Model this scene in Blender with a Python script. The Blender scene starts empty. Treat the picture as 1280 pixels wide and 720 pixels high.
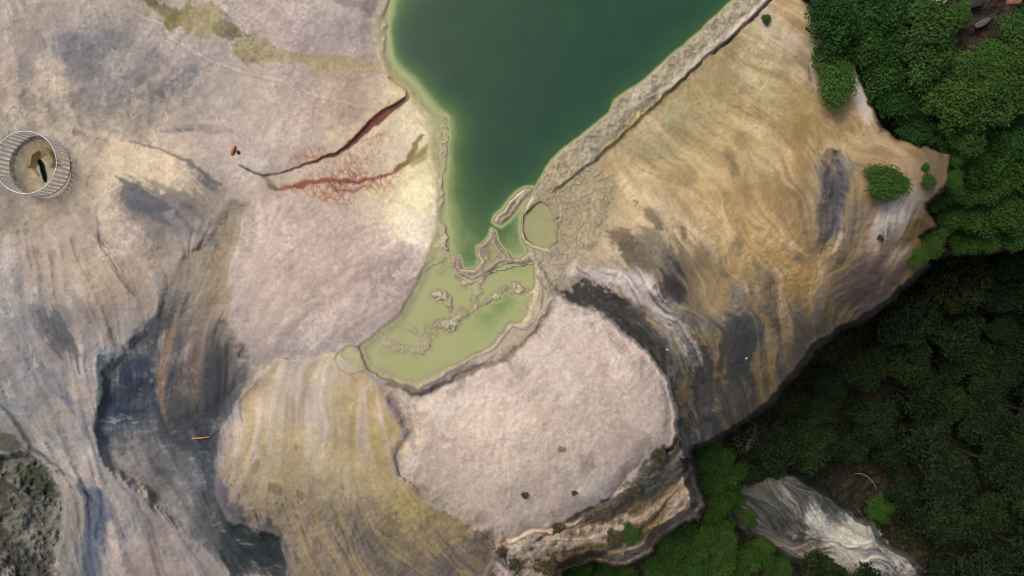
import bpy, math, random
import numpy as np
C = bpy.context.scene.collection
SC = bpy.context.scene
rad = math.radians

# ------------------------------------------------------------------ camera, world, sun, exposure
H = 35.0                      # drone height above the pool, metres
F = 865.0                     # focal length in photo pixels (1280 wide)
CX, CY = 640.0, 360.0
cam = bpy.data.cameras.new("camera"); cam.lens = F / 1280 * 36; cam.sensor_width = 36
cam.clip_end = 3000; cam.clip_start = 0.5
camo = bpy.data.objects.new("camera", cam); C.objects.link(camo)
camo.location = (0, 0, H); camo.rotation_euler = (0, 0, 0)
SC.camera = camo
SC.render.engine = 'CYCLES'; SC.cycles.filter_width = 1.1

SUN_EL, SUN_AZ = 56.0, -50.0   # azimuth clockwise from +Y (image up); sun stands upper left
world = bpy.data.worlds.new("World"); SC.world = world; world.use_nodes = True
wn = world.node_tree.nodes; wl = world.node_tree.links
bg = wn["Background"]; bg.inputs[1].default_value = 0.1
sky = wn.new("ShaderNodeTexSky"); sky.sky_type = 'NISHITA'; sky.sun_disc = False
sky.sun_elevation = rad(SUN_EL); sky.sun_rotation = rad(SUN_AZ)
sky.dust_density = 6.0; sky.air_density = 0.8; sky.ozone_density = 0.6
wl.new(sky.outputs[0], bg.inputs[0])
sun = bpy.data.lights.new("sun", 'SUN'); sun.energy = 1.4; sun.angle = rad(24); sun.color = (1.0, 0.955, 0.89)
suno = bpy.data.objects.new("sun", sun); C.objects.link(suno)
suno.rotation_euler = (rad(90 - SUN_EL), 0, rad(180 - SUN_AZ))
SC.view_settings.view_transform = 'Standard'; SC.view_settings.look = 'None'
SC.view_settings.gamma = 1.0; SC.view_settings.exposure = 0.14
SC.view_settings.use_curve_mapping = False
ILL = np.array([1.0, .95, .95], np.float32)    # calibrated light on level ground (photo colour / ILL = albedo)

# ------------------------------------------------------------------ canvas of fields over the ground
STEP = 1.25
U0, U1, V0, V1 = -240.0, 1520.0, -200.0, 920.0
nu = int(round((U1 - U0) / STEP)) + 1; nv = int(round((V1 - V0) / STEP)) + 1
us = np.linspace(U0, U1, nu, dtype=np.float32); vs = np.linspace(V0, V1, nv, dtype=np.float32)
U, V = np.meshgrid(us, vs)
def sst(x): x = np.clip(x, 0, 1); return x * x * (3 - 2 * x)
def lin(c):
    c = np.asarray(c, np.float32) / 255.0
    return np.where(c <= 0.04045, c / 12.92, ((c + 0.055) / 1.055) ** 2.4).astype(np.float32)
def vnoise(x, y, seed):
    r = np.random.RandomState(seed).rand(256, 256).astype(np.float32)
    xi = np.floor(x).astype(np.int32); yi = np.floor(y).astype(np.int32)
    fx = x - xi; fy = y - yi
    fx = fx * fx * fx * (fx * (fx * 6 - 15) + 10); fy = fy * fy * fy * (fy * (fy * 6 - 15) + 10)
    x0 = xi & 255; x1 = (xi + 1) & 255; y0 = yi & 255; y1 = (yi + 1) & 255
    a = r[y0, x0]; b = r[y0, x1]; c = r[y1, x0]; d = r[y1, x1]
    return (a + (b - a) * fx) * (1 - fy) + (c + (d - c) * fx) * fy
def fbm(x, y, scale, octv, seed, gain=0.5):
    s = 0; a = 1.0; t = 0; f = 1.0 / scale
    for i in range(octv):
        s = s + a * (vnoise(x * f + 17.3 * i, y * f + 9.1 * i, seed + i) - 0.5) * 2; t += a
        a *= gain; f *= 2.03
    return (s / t).astype(np.float32)
def worley(x, y, scale, seed):
    """edge distance F2-F1 and a random per cell"""
    rs = np.random.RandomState(seed); rx = rs.rand(64, 64).astype(np.float32); ry = rs.rand(64, 64).astype(np.float32)
    rc = rs.rand(64, 64).astype(np.float32)
    x = x / scale; y = y / scale
    xi = np.floor(x).astype(np.int32); yi = np.floor(y).astype(np.int32)
    f1 = np.full(x.shape, 9, np.float32); f2 = f1.copy(); cid = np.zeros(x.shape, np.float32)
    for dy in (-1, 0, 1):
        for dx in (-1, 0, 1):
            a = (xi + dx) & 63; b = (yi + dy) & 63
            d = np.hypot(xi + dx + rx[b, a] - x, yi + dy + ry[b, a] - y)
            cid = np.where(d < f1, rc[b, a], cid)
            f2 = np.where(d < f1, f1, np.minimum(f2, d)); f1 = np.minimum(f1, d)
    return f2 - f1, cid
W1x = fbm(U, V, 60, 3, 11); W1y = fbm(U, V, 60, 3, 31)
W2x = fbm(U, V, 14, 3, 51); W2y = fbm(U, V, 14, 3, 71)
def warped(a, b): return U + a * W1x + b * W2x, V + a * W1y + b * W2y
def win(pts, m):
    p = np.asarray(pts, np.float32)
    i0 = max(0, int((p[:, 0].min() - m - U0) / STEP)); i1 = min(nu, int((p[:, 0].max() + m - U0) / STEP) + 2)
    j0 = max(0, int((p[:, 1].min() - m - V0) / STEP)); j1 = min(nv, int((p[:, 1].max() + m - V0) / STEP) + 2)
    return slice(j0, max(j1, j0 + 1)), slice(i0, max(i1, i0 + 1))
def seg_dist(x, y, pts, closed=False, widths=None):
    """distance to a polyline (minus the local half width)"""
    d = np.full(x.shape, 1e4, np.float32); n = len(pts)
    for k in range(n if closed else n - 1):
        ax, ay = pts[k][:2]; bx, by = pts[(k + 1) % n][:2]
        vx, vy = bx - ax, by - ay; L = vx * vx + vy * vy + 1e-6
        t = np.clip(((x - ax) * vx + (y - ay) * vy) / L, 0, 1)
        e = np.hypot(x - ax - t * vx, y - ay - t * vy)
        if widths is not None: e = e - (widths[k] + (widths[(k + 1) % n] - widths[k]) * t) * 0.5
        d = np.minimum(d, e)
    return d
def poly_sd(pts, wa=0, wb=0, R=60):
    """signed distance, positive inside, clipped to +-R"""
    out = np.full(U.shape, -R, np.float32); w = win(pts, R + wa + wb)
    x, y = (U[w] + wa * W1x[w] + wb * W2x[w]), (V[w] + wa * W1y[w] + wb * W2y[w])
    ins = np.zeros(x.shape, bool); n = len(pts)
    for k in range(n):
        ax, ay = pts[k]; bx, by = pts[(k + 1) % n]
        if ay == by: continue
        c = ((ay > y) != (by > y)) & (x < (bx - ax) * (y - ay) / (by - ay) + ax)
        ins ^= c
    d = seg_dist(x, y, pts, True)
    out[w] = np.clip(np.where(ins, d, -d), -R, R)
    return out
def line_sd(pts, wa=0, wb=0, R=30):
    """positive within the stroke; pts may carry a third value, the width"""
    out = np.full(U.shape, -R, np.float32); w = win([p[:2] for p in pts], R + wa + wb)
    x, y = (U[w] + wa * W1x[w] + wb * W2x[w]), (V[w] + wa * W1y[w] + wb * W2y[w])
    wd = [p[2] if len(p) > 2 else 2.0 for p in pts]
    out[w] = np.clip(-seg_dist(x, y, pts, False, wd), -R, R)
    return out
def upsample(g, q):
    fy = np.minimum(np.arange(nv) / q, g.shape[0] - 1.001); fx = np.minimum(np.arange(nu) / q, g.shape[1] - 1.001)
    yi = fy.astype(int); xi = fx.astype(int); ty = (fy - yi)[:, None, None]; tx = (fx - xi)[None, :, None]
    return ((g[yi][:, xi] * (1 - tx) + g[yi][:, xi + 1] * tx) * (1 - ty) + (g[yi + 1][:, xi] * (1 - tx) + g[yi + 1][:, xi + 1] * tx) * ty).astype(np.float32)
def rbf(samples, smooth=3.0, lo=None, plate=False):
    """smooth surface through scattered values: linear or thin plate kernel, plane as trend"""
    s = np.asarray([q[:2] for q in samples], np.float64) / 100; val = np.asarray([q[2:] for q in samples], np.float64); n = len(s)
    def phi(r): return r * r * np.log(r + 1e-6) if plate else -np.sqrt(r * r + .01)
    A = np.zeros((n + 3, n + 3)); r = np.hypot(s[:, None, 0] - s[None, :, 0], s[:, None, 1] - s[None, :, 1])
    A[:n, :n] = phi(r) + np.eye(n) * smooth * .01; A[:n, n] = 1; A[:n, n + 1:] = s; A[n, :n] = 1; A[n + 1:, :n] = s.T
    w = np.linalg.solve(A, np.concatenate([val, np.zeros((3, val.shape[1]))]))
    q = 6; m = 140.0
    x = np.clip(U[::q, ::q], s[:, 0].min() * 100 - m, s[:, 0].max() * 100 + m) / 100; y = np.clip(V[::q, ::q], s[:, 1].min() * 100 - m, s[:, 1].max() * 100 + m) / 100
    g = w[n] + x[..., None] * w[n + 1] + y[..., None] * w[n + 2]
    for k in range(n): g = g + phi(np.hypot(x - s[k, 0], y - s[k, 1]))[..., None] * w[k]
    return upsample(np.clip(g, val.min(0) - (3 if plate else 0), val.max(0) + (.4 if plate else 0)), q)
def idw(samples, power=3.0):
    """plain inverse distance interpolation"""
    s = np.asarray([q[:2] for q in samples], np.float32); val = np.asarray([q[2:] for q in samples], np.float32); q = 6
    x = U[::q, ::q]; y = V[::q, ::q]
    num = np.zeros(x.shape + (val.shape[1],), np.float32); den = np.zeros(x.shape, np.float32)
    for k in range(len(s)):
        w = 1.0 / ((x - s[k, 0]) ** 2 + (y - s[k, 1]) ** 2 + 60.0) ** (power / 2)
        num += w[..., None] * val[k]; den += w
    return upsample(num / den[..., None], q)
def mix(a, b, m):
    if a.ndim == 3 and m.ndim == 2: m = m[..., None]
    return a * (1 - m) + b * m

# ------------------------------------------------------------------ outlines traced from the photograph (pixels of the 1280 x 720 frame)
P_WATER = [(487, -260), (487, 0), (472, 25), (474, 55), (482, 85), (490, 105), (510, 115), (516, 130), (528, 146), (534, 175), (536, 200), (545, 222), (547, 262), (540, 300), (531, 330), (516, 365), (492, 398), (465, 418), (447, 432), (452, 447), (460, 462), (474, 471), (492, 478), (521, 484), (533, 477), (548, 471), (560, 462), (577, 455), (596, 444), (617, 434), (629, 421), (640, 408), (655, 405), (660, 396), (667, 376), (670, 350), (668, 330), (664, 318), (659, 306), (654, 299), (652, 286), (653, 272), (657, 262), (662, 250), (668, 232), (682, 208), (700, 188), (734, 162), (760, 141), (769, 124), (805, 99), (861, 49), (914, -1), (1150, -260)]
P_BASIN = [(654, 270), (653, 288), (659, 300), (668, 307), (684, 311), (692, 299), (694, 282), (690, 268), (686, 258), (676, 252), (668, 256), (662, 262)]
P_PENIN = [(664, 236), (655, 237), (645, 242), (637, 252), (630, 263), (621, 270), (619, 277), (625, 280), (634, 274), (641, 266), (646, 259), (652, 250), (661, 243)]
P_ISLE = [(615, 287), (612, 296), (606, 303), (598, 309), (598, 318), (604, 326), (592, 339), (577, 337), (575, 322), (565, 321), (566, 334), (574, 345), (590, 351), (600, 346), (612, 340), (624, 330), (640, 328), (655, 332), (664, 326), (662, 316), (650, 325), (634, 324), (632, 316), (626, 309), (621, 300), (619, 289)]
P_LOWER = [(560, 318), (575, 345), (600, 340), (640, 330), (664, 326), (700, 330), (700, 520), (400, 520), (420, 420), (535, 330)]
P_YELLOW = [(420, 441), (440, 452), (462, 470), (476, 480), (490, 505), (512, 540), (494, 568), (501, 592), (518, 608), (535, 630), (561, 641), (591, 660), (622, 684), (640, 700), (640, 930), (370, 930), (357, 712), (352, 672), (318, 662), (282, 653), (270, 620), (268, 587), (274, 541), (295, 503), (320, 474), (345, 453), (380, 447)]
P_WHITE = [(476, 480), (492, 483), (522, 489), (548, 479), (585, 464), (632, 448), (668, 414), (682, 380), (696, 364), (715, 378), (749, 391), (779, 414), (812, 440), (832, 467), (847, 503), (851, 544), (840, 562), (810, 574), (787, 604), (765, 632), (737, 643), (722, 654), (670, 667), (625, 683), (591, 660), (561, 641), (535, 630), (518, 608), (501, 592), (494, 568), (512, 540), (490, 505)]
P_GOLD = [(640, 232), (668, 232), (700, 205), (745, 199), (775, 172), (824, 129), (850, 103), (887, 67), (925, 36), (960, 0), (1150, -260), (1220, -260), (1003, 0), (1012, 22), (1039, 52), (1069, 86), (1091, 139), (1106, 165), (1140, 180), (1189, 193), (1182, 232), (1157, 257), (1170, 284), (1147, 299), (1146, 317), (1158, 330), (1136, 347), (1110, 372), (1072, 400), (1050, 407), (1016, 432), (984, 474), (975, 484), (952, 510), (922, 529), (885, 551), (858, 562), (851, 544), (847, 503), (832, 467), (812, 440), (779, 414), (749, 391), (715, 378), (696, 364), (680, 340), (655, 300)]
P_WALL = [(1125, -260), (914, -1), (861, 49), (805, 99), (769, 124), (760, 141), (734, 162), (700, 188), (682, 208), (668, 232), (690, 240), (720, 218), (745, 199), (775, 172), (824, 129), (850, 103), (887, 67), (925, 36), (960, 0), (1175, -260)]
P_LEDGE = [(858, 562), (851, 546), (840, 562), (810, 574), (787, 604), (765, 632), (737, 643), (722, 654), (670, 667), (625, 683), (600, 730), (640, 930), (720, 930), (700, 716), (740, 700), (780, 705), (812, 690), (830, 668), (868, 644), (875, 628), (865, 600), (866, 575)]
P_CHAN = [(289, 247), (272, 272), (259, 289), (225, 322), (202, 367), (184, 397), (154, 435), (127, 465), (124, 499), (116, 540), (127, 581), (160, 610), (200, 640), (260, 690), (320, 720), (360, 720), (352, 672), (282, 653), (268, 587), (274, 541), (295, 503), (320, 474), (300, 430), (281, 401), (285, 334), (315, 247)]
P_DARKROCK = [(-260, 540), (0, 570), (28, 566), (49, 577), (64, 592), (82, 619), (79, 664), (71, 720), (60, 930), (-260, 930)]
P_OUTCROP = [(905, 632), (918, 604), (940, 596), (962, 586), (978, 583), (1000, 596), (1030, 612), (1058, 630), (1072, 648), (1092, 655), (1106, 680), (1138, 694), (1150, 712), (1165, 760), (1080, 760), (1060, 724), (1030, 712), (985, 700), (950, 676), (925, 660)]
P_VALLEY = [(1147, 300), (1175, 318), (1225, 316), (1290, 298), (1540, 280), (1540, 940), (720, 940), (700, 716), (740, 700), (780, 705), (812, 690), (830, 668), (868, 644), (876, 628), (868, 600), (866, 575), (862, 562), (885, 551), (922, 529), (952, 510), (984, 474), (1016, 432), (1050, 407), (1072, 400), (1110, 372), (1136, 347), (1158, 330)]
P_WOOD = [(1003, 0), (1012, 22), (1039, 52), (1069, 86), (1091, 139), (1106, 165), (1140, 180), (1189, 193), (1182, 232), (1157, 257), (1170, 284), (1147, 299), (1175, 318), (1225, 316), (1290, 298), (1540, 280), (1540, -260), (1220, -260)]

sd_water = poly_sd(P_WATER, 2, 1.5); sd_pen = poly_sd(P_PENIN, 1, 1.5); sd_isle = poly_sd(P_ISLE, 1, 1.5); sd_basin = poly_sd(P_BASIN, 1, 1)
sd_lower = poly_sd(P_LOWER, 2, 1)
sd_yel = poly_sd(P_YELLOW, 3, 4, 120); sd_whi = poly_sd(P_WHITE, 3, 5, 120); sd_gold = poly_sd(P_GOLD, 3, 4, 120); sd_wall = poly_sd(P_WALL, 3, 2)
sd_ledge = poly_sd(P_LEDGE, 5, 5); sd_chan = poly_sd(P_CHAN, 6, 5, 90); sd_dark = poly_sd(P_DARKROCK, 6, 6); sd_out = poly_sd(P_OUTCROP, 2, 3, 60)
sd_val = poly_sd(P_VALLEY, 4, 4, 60); sd_wood = poly_sd(P_WOOD, 4, 4)

# pieces laid over one another: each lies under the ones that follow
vx = np.where(sd_gold < -14, sd_val + 10, -60.); un_wood = np.maximum(sd_wood, vx); un_led = np.maximum(sd_ledge, np.where(sd_wood < -14, vx, sd_val)); below = np.maximum(np.maximum(sd_wood, sd_ledge), sd_val)
bl = np.where(sd_gold > -30, below, np.maximum(sd_wood, np.where(sd_ledge > -20, -60., sd_val)))
un_gold = np.maximum(sd_gold, np.where(sd_whi < -14, bl + 10, bl)); un_whi = np.maximum(sd_whi, np.where(sd_yel < -14, np.maximum(sd_gold, below) + 10, np.maximum(sd_gold, below))); un_yel = np.maximum(sd_yel, un_whi)

# ------------------------------------------------------------------ direction the mineral water ran (x, y, dx, dy)
FLOW = [(30, 30, .3, 1), (110, 60, .15, 1), (200, 110, -.8, .8), (240, 80, -.9, .6), (60, 100, 0, 1), (120, 160, 1, .25), (200, 190, 1, .35), (260, 215, .9, .7),
 (50, 320, .1, 1), (80, 430, .5, 1), (140, 310, .6, .9), (160, 380, .35, 1), (120, 440, .2, 1), (30, 480, .5, 1), (200, 260, .9, .6), (190, 310, .7, .9), (230, 380, -.4, 1), (270, 300, -.35, 1),
 (200, 460, -.1, 1), (250, 460, 0, 1), (150, 500, -.2, 1), (240, 540, .35, 1), (130, 600, .5, 1), (220, 620, .5, .8), (100, 650, .2, 1), (60, 560, .6, .9), (180, 690, .3, 1), (300, 680, .6, .7),
 (350, 110, 1, .3), (300, 60, 1, .35), (420, 90, 1, .1), (430, 200, -.8, .5), (500, 230, -.9, .1), (400, 330, -.9, .5), (330, 400, -.6, .8), (450, 390, -.8, .55),
 (340, 560, -.15, 1), (400, 520, 0, 1), (450, 520, .1, 1), (500, 570, .3, 1), (420, 680, .35, .8), (520, 660, .8, .7), (300, 600, -.2, 1), (590, 690, .9, .5),
 (600, 550, 0, 1), (680, 480, .5, .85), (700, 560, .35, .9), (780, 520, .7, .7), (540, 560, -.2, 1), (740, 430, .8, .6), (560, 500, -.1, 1),
 (760, 300, .8, .5), (740, 250, .7, .7), (830, 380, .75, .65), (800, 340, .8, .5), (860, 440, .35, .95), (880, 500, .1, 1), (930, 440, .15, 1), (960, 300, .5, .8), (1000, 200, .55, .75), (900, 100, .75, .6), (900, 200, .7, .7), (820, 170, .75, .6),
 (1040, 270, .1, 1), (1100, 300, -.35, 1), (1030, 420, .15, 1), (980, 420, .1, 1), (1090, 190, .7, .5), (1130, 280, -.5, 1), (960, 60, .8, .4), (1080, 360, -.7, .6),
 (960, 610, .7, .55), (1010, 640, .75, .6), (1060, 670, .9, .45), (1110, 700, .95, .3), (760, 650, -.8, .42), (840, 610, -.8, .55), (680, 680, -.85, .3), (830, 100, -.7, .6), (720, 190, -.7, .6)]
fl = idw([(a, b, c / math.hypot(c, d), d / math.hypot(c, d)) for a, b, c, d in FLOW], 4.0)
wild = sst((U - 690 + .4 * (V - 300)) / 90) * sst((V - 60) / 120)
wild = wild * (.45 + .55 * sst(sd_out / 6))
an = (.35 + .75 * wild) * fbm(U, V, 40, 2, 91) + (.15 + 1.0 * wild) * fbm(U, V, 17, 2, 95)
fx = fl[..., 0] * np.cos(an) - fl[..., 1] * np.sin(an); fy = fl[..., 0] * np.sin(an) + fl[..., 1] * np.cos(an)
nrm = np.hypot(fx, fy) + 1e-6; fx = fx / nrm; fy = fy / nrm
def lic(src, length, dec=1):
    """average a field along the flow: streaks"""
    n = int(length / 2.5); acc = src.copy(); tot = 1.0
    for sgn in (1, -1):
        x = (U - U0) / STEP; y = (V - V0) / STEP
        for k in range(n):
            xi = np.clip((x + .5).astype(np.int32), 0, nu - 1); yi = np.clip((y + .5).astype(np.int32), 0, nv - 1)
            x = x + sgn * 2 * fx[yi, xi]; y = y + sgn * 2 * fy[yi, xi]
            xi = np.clip((x + .5).astype(np.int32), 0, nu - 1); yi = np.clip((y + .5).astype(np.int32), 0, nv - 1)
            acc = acc + src[yi, xi]
            if sgn > 0: tot += 2
    r = acc / tot
    return r
def unit(a): return ((a - a.mean()) / (a.std() + 1e-6)).astype(np.float32)
S1 = unit(lic(fbm(U, V, 3.0, 2, 101), 40))        # fine streaks
S2 = unit(lic(fbm(U, V, 9.0, 3, 111), 70))        # broad streaks
S3 = unit(lic(fbm(U, V, 22.0, 3, 121), 120))      # bands
N1 = unit(fbm(U, V, 120, 6, 131, .55)); N2 = unit(fbm(U, V, 34, 6, 141, .62)); N3 = unit(fbm(U, V, 7, 3, 151, .6)); N4 = unit(fbm(U + 9 * W2x, V + 9 * W2y, 50, 5, 161, .6))
NF = unit(np.random.RandomState(5).randn(nv, nu).astype(np.float32))

# ------------------------------------------------------------------ heights
ZP = [(-200, -150, .6), (0, 0, .3), (200, 0, .2), (450, 0, .12), (-200, 200, -.8), (50, 208, 0.0), (20, 200, 0), (80, 215, 0), (200, 130, .1), (300, 200, .1), (400, 100, .12), (470, 100, .0), (540, 240, -.03), (535, 310, -.03), (500, 380, -.02), (465, 415, -.02), (430, 430, -.02), (300, 330, -.1), (340, 430, -.2),
 (150, 220, .25), (220, 225, .15), (150, 330, -.4), (60, 330, -.6), (20, 430, -1.6), (100, 420, -1.2), (160, 420, -1.2), (60, 520, -3), (120, 520, -2.8), (-200, 500, -4), (0, 560, -4), (100, 600, -4.5), (180, 620, -5), (150, 700, -7), (250, 660, -6.5), (330, 720, -8.5), (150, 900, -11), (-200, 900, -9), (520, 500, -.1), (600, 460, -.05), (670, 410, -.03), (700, 350, -.03), (740, 220, 0), (820, 120, 0), (900, 40, 0), (640, 560, -1), (950, -150, 0)]
zpl = rbf(ZP, 6, plate=True)[..., 0]
ZC = [(295, 255, -.08), (265, 310, -.3), (270, 380, -.7), (220, 380, -.8), (220, 450, -2.0), (160, 470, -2.3), (280, 450, -1.6), (250, 520, -4), (150, 540, -3.8), (240, 600, -5.4), (300, 680, -7.5), (340, 720, -8.8)]
zch = rbf(ZC, 6, plate=True)[..., 0]
ZY = [(380, 450, -.1), (430, 447, -.1), (345, 458, -.3), (470, 478, -.2), (300, 510, -1.2), (400, 500, -.5), (480, 520, -.6), (280, 570, -2.6), (400, 570, -1.7), (490, 580, -2), (290, 640, -5), (400, 640, -4.2), (510, 640, -4.4), (580, 665, -6.5), (380, 710, -7.5), (480, 710, -7.8), (600, 715, -9), (430, 900, -16), (640, 900, -17)]
zye = .7 * rbf(ZY, 6, plate=True)[..., 0] + .06
ZW = [(490, 484, -.2), (522, 490, -.2), (600, 460, -.2), (660, 420, -.2), (690, 372, -.2), (520, 560, -1.5), (600, 540, -1.0), (680, 480, -.8), (740, 420, -.9), (780, 440, -1.8), (560, 630, -4.5), (640, 600, -2.6), (720, 560, -2.6), (790, 500, -2.6), (835, 500, -4.5), (845, 545, -6), (800, 570, -5), (760, 620, -6.2), (700, 645, -6), (640, 670, -6.6)]
zwh = .55 * rbf(ZW, 6, plate=True)[..., 0] + .08
ZG = [(675, 240, .0), (700, 215, .0), (750, 195, -.2), (850, 108, -.3), (950, 20, -.3), (680, 300, -.15), (700, 350, -.3), (760, 250, -.6), (820, 200, -.8), (900, 120, -.7), (980, 50, -.7), (740, 320, -.7), (790, 300, -1.1), (870, 230, -1.5), (950, 150, -1.5), (1010, 90, -1.6), (1040, 130, -2.2), (760, 380, -2), (800, 420, -3.4), (850, 480, -5.8), (870, 540, -8), (820, 350, -1.9), (860, 400, -3.0), (880, 450, -5), (900, 530, -9), (900, 350, -2.7), (940, 420, -5), (960, 480, -9), (950, 300, -2.6), (1000, 220, -2.5), (1060, 160, -2.6), (1100, 190, -2.8), (1150, 200, -3.2), (1180, 210, -4), (1040, 300, -3.9), (1020, 380, -5.5), (1010, 430, -8.5), (1060, 370, -6.5), (1100, 280, -4), (1150, 250, -4), (1120, 350, -7.5), (1150, 320, -7), (1100, -200, .2)]
zgo = .72 * rbf(ZG, 6, plate=True)[..., 0]
ZL = [(850, 570, -9.5), (800, 610, -9), (750, 650, -9), (700, 680, -9.3), (640, 705, -9.5), (860, 630, -12), (790, 690, -12), (720, 715, -12.5), (700, 900, -18)]
zle = .42 * rbf(ZL, 6, plate=True)[..., 0]
ZV = [(880, 580, -15), (880, 680, -16), (820, 720, -16), (920, 620, -18), (930, 560, -17), (1000, 520, -22), (1080, 430, -23), (1150, 350, -22), (1250, 330, -23), (1150, 500, -27), (1270, 450, -28), (1250, 700, -28), (1080, 600, -27), (1150, 650, -26), (1000, 720, -24), (930, 720, -20), (1450, 500, -30), (1450, 850, -30), (700, 760, -18), (640, 900, -20)]
zva = rbf(ZV, 6, plate=True)[..., 0] + .5 * N2
ZO = [(930, 600, -16.7), (960, 590, -15.7), (985, 600, -15.2), (1020, 620, -15.8), (1060, 650, -17.2), (920, 640, -18.2), (960, 640, -16.6), (1000, 660, -16.8), (1040, 690, -18.6), (1090, 680, -18.7), (1130, 710, -21.2), (1060, 715, -20.2), (1000, 700, -19.7)]
zou = rbf(ZO, 6, plate=True)[..., 0]
ZT = [(1020, 0, -1.6), (1060, 60, -2.8), (1110, 140, -3.8), (1180, 180, -5), (1200, 230, -7), (1190, 290, -10), (1250, 290, -10), (1270, 200, -7.5), (1250, 100, -5.5), (1180, 80, -4.5), (1220, 20, -4.2), (1500, 100, -8), (1400, 260, -10), (1300, -180, -3)]
zwo = rbf(ZT, 6, plate=True)[..., 0] + .15 * N2

leftz = sst((330 - U) / 80) * sst((V - 230) / 80)
Z = zpl + .05 * N1 + .014 * N2 + .005 * N3 + leftz * (.07 * S3 + .03 * S2)
# broken plates of the cracked crust on the plateau
rg = fbm(U + 10 * W2x, V + 10 * W2y, 26, 4, 401, .55); rg2 = fbm(U + 5 * W2x, V + 5 * W2y, 11, 3, 403)
e1 = np.minimum(np.abs(rg) * 2.2, np.abs(rg2) * 2.4 + .12); cid1 = np.clip(.5 + 1.3 * fbm(U, V, 18, 2, 405), 0, 1)
crk = idw([(20, 130, 1), (60, 140, 1), (110, 150, 1), (150, 150, 1), (180, 150, .7), (90, 190, .7), (110, 240, .9), (70, 255, .8), (20, 265, .7), (150, 90, 0), (20, 60, 0), (200, 200, 0), (100, 300, 0), (250, 150, 0), (350, 200, 0), (0, 350, 0), (160, 210, 0), (600, 400, 0), (900, 300, 0)], 4)[..., 0]
Z = Z + crk * (.05 * (cid1 - .5) - .03 * (1 - sst(e1 / .16)))
mch = sst((sd_chan + 4) / 16); Z = mix(Z, zch + .012 * S2 + .006 * S1 + .03 * N2, mch)
Z = mix(Z, zye - .6 * (1 - sst(sd_yel / 44)) ** 2 * sst((430 - U) / 60) * sst((V - 470) / 40) + .010 * S2 + .045 * N2 * sst((V - 590) / 60) + .012 * N3 * sst((V - 600) / 40) + .015 * S3, sst((un_yel + 3) / 5))
e2, cid2 = worley(U + 10 * W2x, V + 10 * W2y, 46, 9)
Z = mix(Z, zwh - .55 * (1 - sst(sd_whi / 34)) ** 2 * sst((np.hypot(U - 600, V - 380) - 90) / 70) + .03 * N1 + .014 * N2 + .022 * N4 + .005 * N3 + .008 * S2, sst((un_whi + 8) / 18))
gsteep = sst((U - 820) / 160) * sst((V - 200) / 120)
P_GUL = [(700, 374), (716, 352), (748, 354), (768, 370), (784, 380), (802, 396), (822, 412), (840, 432), (856, 450), (882, 466), (888, 500), (892, 530), (890, 552), (858, 564), (851, 546), (847, 503), (832, 467), (812, 440), (779, 414), (749, 391), (715, 380)]
P_RIB = [(706, 338), (722, 328), (748, 324), (780, 332), (812, 348), (832, 364), (850, 386), (864, 408), (876, 436), (886, 464), (870, 464), (856, 444), (844, 424), (830, 408), (816, 398), (800, 388), (784, 374), (764, 358), (732, 350)]
sd_gul = poly_sd(P_GUL, 4, 6); sd_rib = poly_sd(P_RIB, 4, 6)
gul = np.clip(line_sd([(715, 385, 4), (745, 385, 10), (770, 385, 14), (795, 410, 22), (825, 445, 22), (850, 480, 16), (872, 530, 26)], 6, 5, 40) / 14 + .5, 0, 1)
rib = np.clip(line_sd([(722, 338, 16), (760, 355, 26), (800, 372, 34), (830, 385, 30), (855, 410, 22), (868, 440, 14), (870, 470, 6)], 4, 4, 40) / 14 + .5, 0, 1)
zg2 = zgo - .6 * (1 - sst(sd_gold / 46)) ** 2 * sst((U + V - 1350) / 120) + .010 * S2 + .02 * S3 * gsteep + .02 * S2 * gsteep + .04 * N4 * gsteep + .02 * N2 + .012 * N3 * gsteep - .5 * gul * sst((V - 380) / 60) + .30 * rib * (1 - gul)
zg2 = zg2 - .5 * np.clip(line_sd([(1040, 200, 14), (1046, 240, 26), (1038, 280, 26), (1030, 310, 14)], 5, 5, 30) / 14 + .4, 0, 1)
Z = mix(Z, zg2, sst((un_gold + 3) / 6))
# pool rim wall, flat top with a lip towards the water
Z = mix(Z, .07 + .03 * N2 + .03 * N3, sst((sd_wall + 2) / 4))
Z = mix(Z, zle + .14 * S3 + .08 * S2 + .10 * N2 + .03 * N3, sst((un_led + 1) / 5))
Z = mix(Z, zpl - .6 + .12 * N2 + .03 * N3 - .9 * np.abs(fbm(U, V, 60, 4, 441)) + .1 * N4, sst((sd_dark + 2) / 8))
Z = mix(Z, zwo, sst((un_wood + 2) / 8)); Z = mix(Z, zva, sst((sd_val + 1) / 10))
Z = mix(Z, zou + .18 * S3 + .2 * S2 + .08 * S1, sst((sd_out + 1) / 8))

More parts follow.
